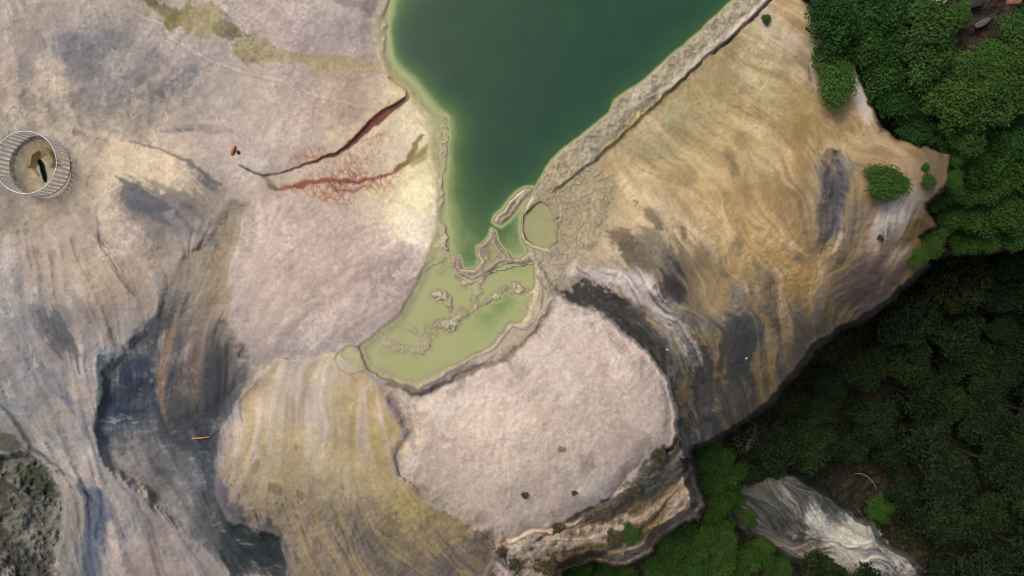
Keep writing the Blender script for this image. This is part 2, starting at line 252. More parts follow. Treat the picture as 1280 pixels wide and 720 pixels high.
# gour rims (little curled terraces) beside the basin
hg = 2.6 * fbm(U + 6 * W2x, V + 6 * W2y, 44, 3, 411, .5) + 1.1 * fbm(U + 3 * W2x, V + 3 * W2y, 13, 2, 413) + (U - V) / 130.0
fr = hg * 1.6 - np.floor(hg * 1.6); gradh = np.hypot(*np.gradient(hg * 1.6)) / STEP + 1e-4
eg = np.minimum(fr, 1 - fr) / (gradh * 9); cg = np.sin(np.floor(hg * 1.6) * 12.9898) * .5 + .5
h2 = 2.2 * fbm(U + 4 * W2x, V + 4 * W2y, 20, 3, 415); f2_ = h2 * 2 - np.floor(h2 * 2); g2_ = np.hypot(*np.gradient(h2 * 2)) / STEP + 1e-4; eg2 = np.minimum(f2_, 1 - f2_) / (g2_ * 9)
P_GOUR = [(690, 205), (735, 205), (770, 225), (762, 262), (742, 300), (718, 318), (706, 350), (690, 372), (676, 400), (650, 428), (628, 446), (610, 450), (634, 424), (650, 410), (664, 400), (672, 370), (672, 335), (660, 318), (652, 296), (654, 262), (668, 232)]
sd_gour = poly_sd(P_GOUR, 3, 3)
mg = sst((sd_gour + 8 + 5 * N2) / 18)
grim = (1 - sst(eg / .17)) ; grim2 = (1 - sst(eg2 / .16)) * .3 * sst((N2 + .4) / .8)
gr = np.maximum(grim, grim2)
Z = Z + mg * (.045 * gr + .04 * (cg - .5)) * (1 - sst((sd_basin + 2) / 4))
# long curved rims round the lower edge of the terrace pools
RIMS = [[(447, 432, 2), (452, 447, 2), (462, 462, 3), (476, 472, 3), (494, 479, 3), (521, 486, 3), (534, 479, 3), (549, 473, 3), (562, 464, 3), (578, 457, 2), (597, 446, 2), (618, 436, 2), (631, 422, 2), (641, 409, 2), (656, 412, 2), (668, 404, 2), (676, 388, 2), (677, 366, 2), (676, 346, 2)],
        [(565, 470, 2), (600, 456, 2), (620, 442, 2), (632, 444, 3), (650, 434, 3), (668, 414, 2), (678, 392, 2)],
        [(653, 268, 5), (650, 285, 5), (656, 300, 5), (668, 309, 4), (684, 313, 3), (696, 300, 2), (697, 280, 2)],
        [(900, 12, 3), (861, 49, 2), (805, 99, 3), (769, 124, 3), (760, 141, 3), (734, 162, 3), (700, 188, 3), (682, 208, 3), (666, 230, 3), (655, 237, 3), (645, 242, 3), (637, 252, 3), (630, 263, 3), (621, 270, 3)],
        [(672, 270, 2), (682, 274, 3), (692, 275, 4), (698, 270, 3)], [(640, 330, 3), (650, 338, 3), (660, 332, 3)],
        [(425, 437, 2), (418, 447, 2), (424, 462, 2), (440, 466, 2), (455, 462, 2)], [(447, 434, 2), (436, 432, 2), (424, 438, 2)]]
rims = np.zeros(U.shape, np.float32)
for r in RIMS: rims = np.maximum(rims, sst(line_sd(r, 1.5, 2.2, 14) / 1.8 + .45))

# water depth (metres) in the pools
DP = [(520, 20, 2.6), (600, 20, 3), (800, 20, 3), (700, 100, 3), (620, 100, 3), (540, 60, 2.8), (505, 60, 2.4), (560, 110, 2.6), (585, 130, 2.3), (640, 160, 3), (700, 150, 2.9), (600, 170, 2.6), (580, 170, 1.5), (566, 180, .95), (590, 210, 1.9), (570, 215, 1.0), (620, 220, 2.4), (560, 240, .8), (575, 255, 1.05), (600, 260, 1.5), (640, 215, 2.6), (565, 290, .8), (585, 300, 1.05), (605, 285, 1.3), (580, 325, 1.0), (600, 240, 1.8), (640, 300, .9), (645, 315, .7), (630, 285, 1.0), (655, 250, .65), (550, 200, .2), (545, 170, .16), (530, 130, .12), (552, 150, .2), (500, 95, .12), (485, 60, .08), (480, 20, .08), (515, 105, .13), (495, 30, 1.2), (492, 5, .6), (505, 0, 1.3), (545, 270, .22), (540, 310, .22), (555, 300, .25),
      (530, 345, .25), (575, 360, .42), (560, 380, .52), (535, 395, .42), (600, 350, .35), (650, 345, .55), (655, 360, .5), (630, 345, .42), (615, 395, .78), (635, 380, .75), (600, 400, .7), (560, 440, .4), (575, 420, .42), (520, 460, .45), (490, 450, .38), (465, 440, .34), (540, 415, .42), (560, 415, .5), (500, 420, .3), (520, 375, .28), (650, 395, .4), (660, 380, .35), (640, 410, .3), (520, 480, .35)]
dep = rbf(DP)[..., 0]
dep = dep * (1 + .06 * N1) + .015 * N2
dep = np.where(sd_lower > 0, dep, dep)
shore = sst(sd_water / (7 + 9 * sst((575 - U) / 30) * sst((V - 100) / 60)))
dwall = np.clip(-line_sd([(1150, -260, 0), (914, -1, 0), (861, 49, 0), (805, 99, 0), (760, 141, 0), (734, 162, 0), (700, 188, 0), (668, 232, 0)], 2, 1.5, 60), 0, 60)
dep = np.minimum(dep, 1.9 + 1.2 * sst(dwall / 40))
dep = dep * (.12 + .88 * np.maximum(shore, sst((14 - dwall) / 8)))
dep = np.minimum(dep, .12 + np.abs(sd_pen) * .10 + 3 * sst((-sd_pen - 3) / 14))
# crusts just under or just above the shallow water
CRUST = [([(652, 363, 3), (640, 359, 4), (630, 364, 4), (620, 369, 5), (608, 374, 4), (598, 382, 4), (586, 390, 5), (570, 398, 6), (560, 405, 7), (553, 409, 8), (540, 411, 5)], 1.),
         ([(596, 344, 8), (598, 353, 6), (594, 362, 7), (593, 374, 6), (588, 388, 5)], .75), ([(543, 372, 3), (553, 373, 6), (559, 380, 5), (562, 387, 3)], .9), ([(512, 409, 2), (520, 415, 3), (540, 418, 4), (553, 409, 4)], .6),
         ([(485, 428, 5), (500, 436, 6), (520, 436, 5), (531, 426, 6), (533, 412, 6)], .7), ([(612, 372, 3), (612, 384, 4), (605, 388, 3)], .6), ([(480, 428, 4), (486, 440, 4)], .4),
         ([(553, 280, 2), (559, 296, 4), (559, 310, 4)], 1.), ([(552, 150, 2), (556, 165, 3), (556, 185, 3), (555, 200, 4), (552, 220, 4)], .85), ([(551, 226, 4), (554, 240, 5), (553, 254, 4)], 1.), ([(480, 30, 2), (477, 45, 2.5), (481, 55, 2)], .9),
         ([(556, 312, 8), (556, 330, 7), (548, 340, 5)], .5), ([(603, 323, 4), (618, 322, 4), (633, 318, 4)], .9), ([(604, 328, 4), (600, 345, 4), (612, 336, 4), (622, 328, 4)], .8), ([(596, 346, 4), (580, 352, 6), (572, 345, 5)], .8), ([(668, 355, 3), (660, 370, 3), (656, 392, 3), (662, 402, 3)], .8), ([(640, 409, 3), (648, 414, 3), (638, 420, 4), (622, 436, 4)], .9), ([(628, 424, 3), (640, 426, 3), (655, 414, 3)], .8)]
crust = np.zeros(U.shape, np.float32)
for pts, a in CRUST: crust = np.maximum(crust, a * sst(line_sd([(x, y, w * 1.9) for x, y, w in pts], 5, 7, 20) / 7 + .5 + .25 * N3))
LINE_W = [(478, 47, 1.0), (484, 54, 1.0), (490, 68, 1.2), (497, 79, 1.3), (507, 84, 1.2), (514, 90, 1.2), (520, 97, .8)]
wline = sst(line_sd(LINE_W, .5, .6, 10) / 1.3 + .6)
lshore = sst((575 - U - .2 * V) / 40 + (V > 330) * 2.0 * (U < 540)) * (V > -60)
Z = mix(Z, np.float32(-.045) + .01 * N2, sst((sd_water + 26) / 22) * lshore)
isl = np.maximum(sst((sd_pen + 3) / 4), sst((sd_isle + 4.5) / 4))
Zbed = -.06 - dep
lower = sst((sd_lower + 3) / 6)
Zbed = Zbed - .08 * lower
lvl = -.06 - .08 * lower
halo = np.zeros(U.shape, np.float32)
for pts, a in CRUST: halo = np.maximum(halo, a * sst(line_sd(pts, 6, 6, 40) / 24 + .75))
Zbed = Zbed * (1 - .0 * halo) + .55 * halo * (lvl - .03 - Zbed) * (Zbed > -.75)
Zbed = np.maximum(Zbed, mix(Zbed, lvl - .012 + .02 * N3 + .02 * N2, np.clip(crust * 1.1, 0, 1)))
ct0 = fbm(U + 6 * W2x, V + 6 * W2y, 30, 3, 431) * 5; cf0 = ct0 - np.floor(ct0); cg0 = np.hypot(*np.gradient(ct0)) / STEP + 1e-4
Zbed = Zbed + .04 * halo * lower * (1 - sst(np.minimum(cf0, 1 - cf0) / (cg0 * 3.0))) * (Zbed < lvl - .04)
Zbed = mix(Zbed, lvl + .02 + .02 * N3 + .05 * sst((3 - np.abs(np.maximum(sd_pen, sd_isle) - 3)) / 3), isl)
wmask = sst((sd_water + 3) / 6)
Zland = np.maximum(Z, np.where(sd_water > -25, -.01, -99)) if False else Z
Z = mix(Z, Zbed, wmask)
mb = sst((sd_basin + 1) / 3)
Z = mix(Z, -.28 + .02 * N2, mb)
Z = Z + .004 * unit(fbm(U + 2 * W2x, V + 2 * W2y, 3.6, 2, 451, .7)) * (sd_water < 0) * np.clip(.5 + .5 * N4, 0, 1.5)
Z = Z + rims * (.03 + .015 * N3) + wline * .05
# red stained channel cut in the plateau
CH = [(299, 207, .6), (306, 211, 1), (314, 214, 2), (322, 217, 2.4), (329, 221, 2.4), (345, 218, 1.2), (365, 214, 1.4), (385, 204, 1.6), (408, 196, 2.6), (424, 191, 4), (438, 182, 5), (452, 168, 6), (466, 154, 8.5), (482, 141, 9.5), (498, 130, 7), (509, 121, 4), (507, 113, 2), (500, 106, 2), (489, 98, 2)]
ch_sd = line_sd(CH, .8, 3.0, 20); chm = sst(ch_sd / 1.8 + .7)
Z = Z - chm * np.clip(.10 + .02 * ch_sd, 0, .3)
# pit inside the ring fence
pd = np.hypot((U - 50) / 1.0, (V - 208) / 1.0); pm = sst((37 - pd) / 4)
PIT = [(50, 202, 4), (53, 207, 5), (55, 214, 5.5), (57, 222, 4), (58, 226, 2)]
pit_sd = line_sd(PIT, .5, 1.2, 20); pitm = sst(pit_sd / 2.5 + .3)
ridge = sst(1 - np.abs(line_sd([(38, 205, 0), (40, 194, 0), (50, 187, 0), (61, 192, 0), (66, 203, 0)], 1, 2, 20) + 0) / 8)
Z = Z - pm * .12 + pm * ridge * .35 - pitm * .6
# dark crack lines that step down
SLITS = [[(163, 178, 1), (185, 184, 2), (205, 187, 2), (225, 198, 3), (245, 208, 4), (262, 221, 5), (275, 232, 4)], [(0, 506, 3), (20, 530, 4), (38, 559, 5), (75, 585, 4), (100, 607, 4), (128, 637, 4), (122, 675, 5)], [(120, 262, 1), (128, 310, 2), (150, 345, 2), (170, 370, 2)]]
for s in SLITS: Z = Z - .06 * sst(line_sd(s, 3, 3, 20) / 4 + .5)

# ------------------------------------------------------------------ mineral colours (sRGB as seen; golden slope edge keeps its shade)
CP = [(20, 15, 172, 158, 145), (100, 15, 176, 161, 147), (180, 15, 172, 158, 142), (280, 15, 181, 164, 153), (350, 20, 177, 161, 153), (430, 20, 173, 158, 150), (20, 60, 165, 150, 138), (70, 50, 152, 143, 138), (110, 60, 132, 128, 127), (160, 60, 156, 146, 140), (210, 60, 173, 157, 147), (300, 80, 179, 163, 150), (380, 50, 173, 156, 148), (450, 60, 172, 155, 147), (20, 100, 166, 149, 136), (60, 100, 174, 156, 138), (120, 110, 142, 134, 129), (180, 110, 138, 130, 125), (240, 90, 142, 135, 132), (300, 110, 183, 166, 152), (380, 110, 171, 153, 141), (440, 120, 176, 149, 129), (20, 140, 158, 145, 132), (100, 140, 151, 139, 127), (160, 150, 147, 136, 124), (220, 140, 171, 156, 144), (280, 150, 179, 163, 150), (340, 150, 183, 165, 150), (420, 150, 179, 155, 138), (130, 170, 180, 160, 140), (250, 175, 178, 160, 146), (300, 180, 178, 162, 152), (380, 180, 179, 161, 145), (110, 200, 190, 172, 148), (150, 205, 201, 181, 151), (210, 210, 196, 175, 146), (260, 228, 152, 140, 130), (300, 215, 175, 160, 148), (340, 230, 181, 163, 149),
 (20, 260, 150, 138, 122), (80, 255, 165, 150, 135), (130, 250, 181, 163, 141), (165, 245, 125, 116, 110), (200, 255, 112, 108, 106), (240, 270, 140, 129, 119), (280, 240, 166, 149, 136), (340, 260, 192, 170, 155), (420, 270, 190, 170, 158), (480, 260, 206, 189, 166), (520, 240, 222, 206, 170), (510, 200, 215, 196, 165), (470, 200, 206, 186, 161), (525, 290, 218, 203, 185), (500, 320, 178, 158, 148), (518, 340, 163, 144, 136), (440, 330, 192, 168, 156), (360, 320, 195, 172, 158), (310, 330, 196, 175, 162), (300, 400, 184, 165, 153), (360, 390, 186, 166, 153), (430, 390, 179, 159, 148), (480, 380, 172, 152, 144), (330, 440, 170, 155, 148), (400, 425, 165, 150, 143), (290, 440, 162, 149, 142),
 (10, 310, 175, 160, 150), (50, 310, 180, 160, 142), (100, 320, 189, 169, 147), (150, 310, 172, 154, 138), (200, 320, 162, 145, 131), (120, 360, 196, 175, 151), (60, 380, 152, 141, 133), (30, 400, 154, 146, 140), (90, 400, 152, 141, 131), (150, 380, 172, 155, 139), (150, 420, 167, 153, 142), (100, 450, 165, 154, 146), (20, 450, 160, 150, 142), (50, 480, 166, 156, 147), (100, 500, 176, 163, 151), (60, 530, 171, 159, 147), (110, 540, 169, 157, 147), (20, 520, 142, 138, 130), (90, 570, 173, 161, 151), (140, 600, 173, 159, 147), (200, 600, 162, 151, 145), (200, 640, 176, 161, 149), (150, 660, 183, 166, 153), (250, 640, 166, 153, 143), (280, 690, 170, 155, 144), (200, 700, 178, 160, 148), (90, 640, 161, 151, 137), (85, 690, 161, 151, 139)]
CC = [(290, 255, 158, 142, 126), (280, 280, 152, 136, 119), (260, 330, 158, 140, 120), (265, 380, 150, 134, 115), (240, 370, 141, 129, 116), (215, 380, 122, 117, 112), (200, 420, 88, 90, 93), (230, 440, 128, 114, 106), (260, 440, 122, 110, 101), (240, 500, 97, 90, 86), (265, 490, 77, 76, 79), (290, 480, 98, 95, 95), (170, 470, 66, 73, 86), (150, 500, 78, 84, 96), (165, 520, 82, 90, 103), (220, 540, 77, 77, 82), (250, 560, 80, 80, 86), (150, 550, 132, 128, 130), (170, 570, 150, 140, 134), (220, 580, 124, 120, 120), (255, 600, 112, 112, 117), (280, 640, 90, 92, 95), (315, 690, 60, 64, 66), (340, 700, 58, 60, 60), (180, 640, 170, 156, 146)]
CYL = [(345, 465, 176, 160, 118), (340, 480, 178, 160, 115), (400, 460, 176, 162, 126), (450, 480, 171, 151, 106), (480, 520, 179, 156, 97), (420, 500, 166, 149, 102), (385, 520, 185, 172, 145), (390, 480, 178, 166, 136), (360, 540, 176, 159, 112), (310, 540, 180, 162, 113), (290, 560, 165, 148, 108), (290, 600, 160, 142, 108), (340, 600, 158, 142, 99), (400, 580, 175, 160, 118), (440, 590, 172, 156, 106), (470, 560, 166, 146, 88), (500, 600, 182, 160, 102), (510, 625, 180, 160, 94), (360, 650, 142, 128, 91), (400, 650, 136, 123, 90), (460, 640, 147, 132, 94), (460, 690, 114, 103, 80), (540, 650, 160, 140, 88), (560, 690, 132, 117, 82), (420, 700, 136, 121, 89), (380, 710, 131, 116, 80), (600, 700, 125, 110, 85)]
CW = [(490, 500, 178, 162, 152), (540, 510, 186, 169, 159), (600, 490, 189, 171, 161), (680, 430, 193, 175, 166), (720, 400, 193, 177, 169), (760, 430, 197, 179, 169), (700, 480, 191, 173, 161), (640, 540, 191, 172, 159), (560, 570, 193, 173, 159), (520, 590, 180, 162, 150), (600, 600, 195, 175, 161), (700, 570, 197, 177, 163), (780, 500, 199, 179, 165), (830, 520, 192, 172, 158), (790, 560, 191, 171, 158), (740, 600, 186, 169, 159), (650, 640, 197, 177, 163), (600, 640, 186, 167, 153)]
CG = [(700, 225, 160, 143, 110), (760, 200, 165, 140, 100), (740, 230, 170, 145, 100), (800, 180, 160, 138, 98), (850, 140, 158, 138, 96), (900, 90, 172, 150, 105), (950, 60, 175, 155, 112), (990, 40, 178, 150, 108), (1000, 80, 180, 155, 118), (950, 130, 181, 156, 106), (900, 180, 178, 152, 101), (850, 220, 185, 158, 110), (800, 270, 192, 164, 122), (730, 280, 175, 155, 115), (700, 240, 165, 148, 112), (690, 300, 160, 145, 112), (690, 340, 165, 150, 128), (760, 320, 171, 149, 126), (735, 345, 175, 150, 120), (960, 200, 161, 133, 89), (1000, 160, 165, 136, 86), (1020, 120, 166, 139, 90), (1060, 170, 151, 123, 79), (1100, 190, 151, 123, 86), (1140, 200, 151, 123, 87), (1170, 200, 125, 101, 70), (1020, 220, 142, 114, 74), (1045, 240, 97, 87, 79), (1040, 280, 86, 81, 78), (1085, 240, 150, 122, 80), (1100, 280, 166, 141, 116), (1140, 260, 165, 145, 125), (1155, 280, 122, 95, 54), (960, 260, 165, 133, 86), (900, 260, 180, 150, 101), (880, 300, 172, 145, 101), (940, 320, 165, 133, 81), (1000, 300, 170, 133, 81), (1010, 350, 161, 124, 74), (1040, 340, 128, 103, 70), (1060, 320, 118, 94, 63), (1090, 350, 95, 76, 64), (1110, 340, 96, 79, 66), (1130, 320, 122, 98, 67), (1060, 390, 82, 72, 60), (1000, 400, 132, 102, 62), (980, 440, 128, 100, 60), (1030, 400, 108, 87, 58), (950, 360, 141, 113, 76), (920, 400, 136, 113, 81), (880, 400, 122, 104, 74), (900, 450, 112, 94, 62), (880, 500, 107, 90, 62), (930, 470, 78, 73, 66), (945, 400, 84, 78, 74), (940, 500, 114, 92, 56), (900, 540, 72, 67, 58), (860, 545, 110, 100, 86), (820, 320, 120, 103, 82), (850, 350, 92, 81, 67), (855, 290, 150, 125, 92), (780, 300, 180, 154, 116), (715, 330, 165, 144, 112)]  # golden rock and stains; browning to the steep right edge includes its shade
CL = [(640, 700, 166, 146, 129), (700, 670, 162, 144, 124), (660, 690, 168, 148, 130), (760, 650, 116, 97, 69), (820, 620, 100, 87, 64), (850, 590, 88, 82, 70), (780, 680, 150, 128, 108), (855, 640, 170, 148, 128), (720, 690, 124, 96, 63), (820, 655, 128, 110, 86), (760, 630, 90, 82, 70), (800, 600, 72, 70, 60)]
CO = [(950, 595, 103, 93, 82), (980, 620, 88, 86, 81), (1000, 650, 96, 85, 76), (1040, 650, 103, 100, 93), (1060, 670, 166, 156, 142), (1040, 690, 163, 150, 133), (1100, 700, 142, 136, 134), (1130, 715, 163, 142, 133), (930, 600, 88, 83, 82), (920, 640, 82, 79, 79), (970, 660, 111, 97, 88)]
base = rbf(CP)
base = mix(base, rbf(CC), sst((sd_chan + 4 + 4 * S2) / 10))
base = mix(base, rbf(CYL), sst((un_yel + 2 + 1.5 * N3) / 3.5))
whw = 3.5 + 10 * sst((590 - V) / 40) * sst((560 - U) / 40)
base = mix(base, rbf(CW), sst((un_whi + whw * (1 + .7 * N3 + .5 * S2)) / (2 * whw)))
cgold = rbf(CG)
base = mix(base, cgold, sst((un_gold + 2) / 5))
base = mix(base, rbf(CL), sst((un_led + 1) / 4))
base = mix(base, np.array([66, 65, 57], np.float32), sst((sd_dark + 2 + 3 * N3) / 6))
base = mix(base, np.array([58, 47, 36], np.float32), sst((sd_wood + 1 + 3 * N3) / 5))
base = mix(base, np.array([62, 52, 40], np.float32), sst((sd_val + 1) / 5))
base = mix(base, rbf(CO), sst((sd_out + 2) / 5))
col = base
def paint(c, m): 
    global col
    col = mix(col, np.asarray(c, np.float32), np.clip(m, 0, 1))
def stroke(pts, c, op=1., soft=4, wa=3, wb=3, streak=0., R=40):
    s = line_sd(pts, wa, wb, R)
    m = sst((s + streak * S2) / soft + .5)
    paint(c, op * m)
def blob(x, y, rx, ry, ang, c, op=1., rough=.35, streak=.25):
    ca, sa = math.cos(rad(ang)), math.sin(rad(ang))
    dx, dy = U - x, V - y
    a = (dx * ca + dy * sa) / (rx * 1.15); b = (-dx * sa + dy * ca) / (ry * 1.2)
    r_ = np.sqrt(a * a + b * b)
    d = (1 - r_) * 1.3 + (rough * N3 * .35 + rough * N2 * .5 + streak * (S2 * .55 + S1 * .35)) * (.35 + .65 * np.clip(r_, 0, 1))
    w = r_ < 2.6
    paint(c, op * sst((d + .1) / .62) * w)

# plateau: grey streak fields
GREY = (120, 118, 120)
for a in [(90, 55, 40, 12, 5, (112, 110, 112), .75), (110, 70, 26, 34, 80, (112, 110, 112), .6), (140, 50, 14, 22, 60, (118, 116, 117), .6), (195, 72, 18, 10, 10, (128, 124, 122), .6), (205, 115, 30, 9, -38, (105, 102, 102), .75), (238, 92, 14, 10, -40, (112, 110, 112), .7), (165, 110, 26, 9, -55, (122, 117, 114), .6), (30, 85, 20, 14, 60, (140, 134, 130), .6), (110, 100, 20, 40, 10, (130, 124, 120), .5), (150, 150, 50, 16, 5, (140, 130, 118), .5), (245, 160, 45, 5, 4, (130, 122, 114), .6), (220, 163, 30, 3, -3, (105, 98, 92), .7), (60, 130, 60, 14, 0, (150, 140, 128), .5),
          (62, 105, 10, 20, 85, (192, 172, 150), .6), (15, 130, 14, 12, 0, (190, 172, 156), .5), (150, 80, 14, 20, 60, (180, 163, 150), .6), (60, 85, 12, 16, 80, (178, 162, 145), .5),
          (170, 250, 22, 12, 40, (88, 86, 88), .8), (195, 262, 36, 11, 28, (92, 90, 92), .85), (225, 285, 22, 9, 25, (100, 98, 98), .75), (175, 235, 14, 8, 30, (98, 92, 90), .6), (240, 262, 24, 6, 40, (110, 106, 106), .6), (255, 225, 26, 6, 42, (92, 92, 94), .75),
          (65, 425, 44, 9, 55, (92, 92, 92), .8), (78, 420, 30, 8, 58, (78, 80, 80), .75), (55, 400, 24, 7, 62, (112, 110, 108), .7), (60, 470, 44, 7, 52, (112, 116, 122), .6), (85, 500, 44, 6, 55, (105, 112, 124), .65), (80, 395, 16, 8, 60, (108, 100, 94), .5), (110, 390, 18, 8, 55, (122, 112, 106), .5), (20, 400, 30, 14, 60, (138, 136, 136), .6), (10, 470, 20, 8, 60, (120, 122, 124), .6), (30, 505, 24, 8, 65, (120, 124, 126), .6), (20, 360, 26, 8, 75, (128, 126, 126), .5), (150, 395, 34, 12, 60, (150, 146, 142), .5), (160, 440, 40, 8, 60, (155, 152, 148), .5),
          (45, 315, 6, 5, 0, (142, 112, 92), .6), (66, 318, 5, 6, 0, (150, 124, 104), .6), (100, 345, 16, 30, 20, (200, 180, 156), .5), (90, 460, 10, 38, -12, (188, 172, 158), .6), (100, 500, 8, 30, -10, (186, 170, 158), .6), (165, 300, 22, 30, -30, (184, 166, 148), .45), (190, 330, 34, 6, 50, (146, 128, 114), .5), (130, 310, 24, 3, 60, (130, 112, 104), .6), (150, 345, 24, 3, 50, (130, 112, 104), .6), (10, 285, 18, 14, 0, (142, 130, 112), .6), (8, 320, 10, 20, 0, (190, 176, 166), .6), (55, 268, 18, 12, 0, (146, 126, 104), .5),
          (460, 8, 14, 10, 60, (118, 105, 100), .6), (440, 4, 18, 5, 10, (126, 112, 106), .5),
          (500, 330, 16, 26, 30, (150, 132, 124), .45), (515, 345, 10, 18, 30, (146, 126, 120), .5), (470, 330, 26, 20, 0, (182, 160, 150), .4), (350, 440, 50, 8, -12, (150, 142, 140), .5), (430, 425, 40, 6, -14, (146, 138, 134), .5), (300, 460, 12, 26, 20, (140, 136, 136), .5), (400, 300, 70, 40, -20, (196, 168, 154), .35), (330, 290, 20, 40, 20, (200, 178, 164), .4)]:
    blob(*a)
LM = sst((340 - U + 25 * N1) / 90) * sst((V - 250 + 20 * N1) / 90) * (1 - mch)
T1 = S2 + .5 * S1 + .5 * N4; T2 = -S2 + .5 * S1 + .4 * N2
T1 = T1 * .6 + .7 * N4 + .35 * N3; T2 = T2 * .6 + .7 * N2 + .3 * N3
paint((202, 188, 174), .5 * LM * sst((T1 - .55) / .7)); paint((126, 126, 128), .55 * LM * sst((T2 - .75) / .8)); paint((104, 112, 124), .45 * LM * sst((.6 * S3 + .4 * S1 + .6 * N4 - .8) / .7) * sst((V - 380) / 60)); paint((150, 132, 116), .35 * LM * sst((N3 + S1 - 1.4) / .7))
UL = sst((330 - U) / 80) * sst((210 - V) / 40)
paint((132, 126, 122), .45 * UL * sst((S2 + .6 * N4 + .4 * S1 - .6) / .8)); paint((194, 176, 156), .4 * UL * sst((-S2 + .5 * N3 - .7) / .8))
PKm = sst((U - 300) / 30) * sst((V - 240) / 30) * sst((545 - U) / 20) * sst((450 - V) / 20)
paint((204, 182, 168), .4 * PKm * sst((S2 + .5 * N3 + .4 * S1 - .5) / .8)); paint((164, 142, 130), .4 * PKm * sst((-S2 + .5 * S1 + .5 * N3 - .7) / .8))
for a in [(150, 203, 62, 24, 16, (206, 186, 154), .7), (205, 215, 50, 18, 28, (202, 180, 150), .6), (110, 200, 22, 16, 0, (196, 178, 154), .6), (178, 250, 26, 9, 42, (84, 84, 88), .8), (215, 272, 46, 8, 28, (96, 96, 100), .75), (248, 292, 24, 7, 30, (112, 110, 110), .6), (135, 275, 16, 34, -30, (192, 174, 152), .5), (170, 320, 30, 26, -30, (186, 168, 148), .45), (228, 300, 24, 22, -40, (158, 146, 136), .5), (75, 420, 34, 9, 58, (76, 78, 80), .7)]: blob(*a, .5, .5)
# olive growth at the top and the olive smear
for a in [(205, 12, 30, 9, 28, (120, 112, 78), .85), (190, 2, 16, 6, 25, (105, 98, 66), .8), (222, 22, 10, 16, 70, (112, 104, 66), .85), (255, 28, 22, 18, -10, (140, 128, 88), .75), (285, 36, 12, 12, 0, (108, 104, 74), .8), (292, 40, 8, 8, 0, (100, 96, 70), .7), (315, 60, 22, 18, 25, (146, 134, 102), .75), (310, 72, 14, 10, 30, (138, 126, 94), .7), (385, 72, 62, 7, 5, (152, 138, 102), .75), (430, 80, 46, 10, 4, (156, 140, 106), .7), (410, 92, 34, 5, 12, (158, 140, 112), .6)]:
    blob(*a, .5, .4)
spk = sst((unit(fbm(U, V, 5, 2, 301)) - .9) / .5)
paint((92, 88, 62), .8 * spk * sst(1.2 - np.hypot((U - 310) / 26, (V - 58) / 26)))
paint((100, 94, 62), .7 * spk * sst(1.2 - np.hypot((U - 215) / 45, (V - 14) / 20)))
# faint pale tracks
for pts in [[(160, 0, 2), (170, 18, 2), (200, 30, 2), (216, 48, 2), (240, 62, 2), (270, 78, 2), (310, 92, 2), (352, 101, 2)], [(378, 112, 1.5), (395, 118, 2), (430, 127, 2), (450, 134, 1.5)]]:
    stroke(pts, (196, 180, 166), .7, 2.5, 2, 2); stroke([(a - 1, b + 3, 1) for a, b, _ in pts], (142, 128, 118), .35, 3, 2, 2)
# cream mineral fan by the pool, with a net of red cracks
fan = poly_sd([(478, 105), (512, 122), (530, 148), (537, 200), (546, 225), (546, 264), (536, 300), (520, 312), (480, 290), (430, 262), (380, 250), (340, 238), (335, 222), (370, 205), (400, 180), (430, 168), (452, 140), (470, 120)], 6, 5)
fm = sst((fan + 4 + 3 * N3) / 14)
paint((208, 188, 162), .55 * fm); paint((228, 212, 176), .8 * sst((U - 462) / 60) * fm); paint((204, 182, 130), .35 * fm * sst((S2 + .6 * N2 - .7) / .7) * sst((U - 470) / 60)); paint((220, 206, 190), .6 * sst(1.3 - np.hypot((U - 525) / 26, (V - 285) / 26)) * fm)
for a in [(455, 165, 20, 8, -45, (216, 198, 176), .7), (430, 165, 24, 10, -20, (204, 186, 150), .6), (500, 190, 26, 14, -40, (214, 192, 168), .6), (480, 235, 30, 12, -10, (212, 194, 150), .5), (520, 235, 26, 18, 60, (228, 212, 170), .7), (495, 265, 36, 7, 4, (226, 210, 176), .6), (490, 130, 14, 9, -50, (196, 180, 140), .6)]: blob(*a, .5, .3)
paint((150, 120, 96), .35 * sst((N3 - .8) / .5) * fm * sst((490 - U) / 50))
paint((176, 154, 122), .4 * sst((N2 - .4) / .8) * fm * sst((510 - U) / 40))
ew, cw = worley(U + 5 * W2x, V + 5 * W2y, 8.5, 33); ew2, _ = worley(U + 6 * W2x, V + 6 * W2y, 15, 35)
netm = np.zeros(U.shape, np.float32)
for x, y, rx, ry, ang, s in [(385, 197, 26, 10, -12, .75), (440, 225, 52, 14, 2, 1.), (410, 240, 40, 12, 8, .8), (470, 225, 30, 12, -15, .8), (360, 234, 26, 5, -4, .8), (440, 205, 46, 13, -10, .55), (430, 250, 20, 10, 0, .6), (460, 185, 26, 10, -40, .35)]:
    ca, sa = math.cos(rad(ang)), math.sin(rad(ang)); a = ((U - x) * ca + (V - y) * sa) / rx; b = (-(U - x) * sa + (V - y) * ca) / ry
    netm = np.maximum(netm, s * sst(1.35 - np.hypot(a, b) + .2 * N2))
net = np.maximum(1 - sst(ew / .24), (1 - sst(ew2 / .16)) * .9)
paint((140, 84, 66), .85 * net * netm); paint((176, 134, 108), .16 * netm)
Z = Z - .03 * net * netm
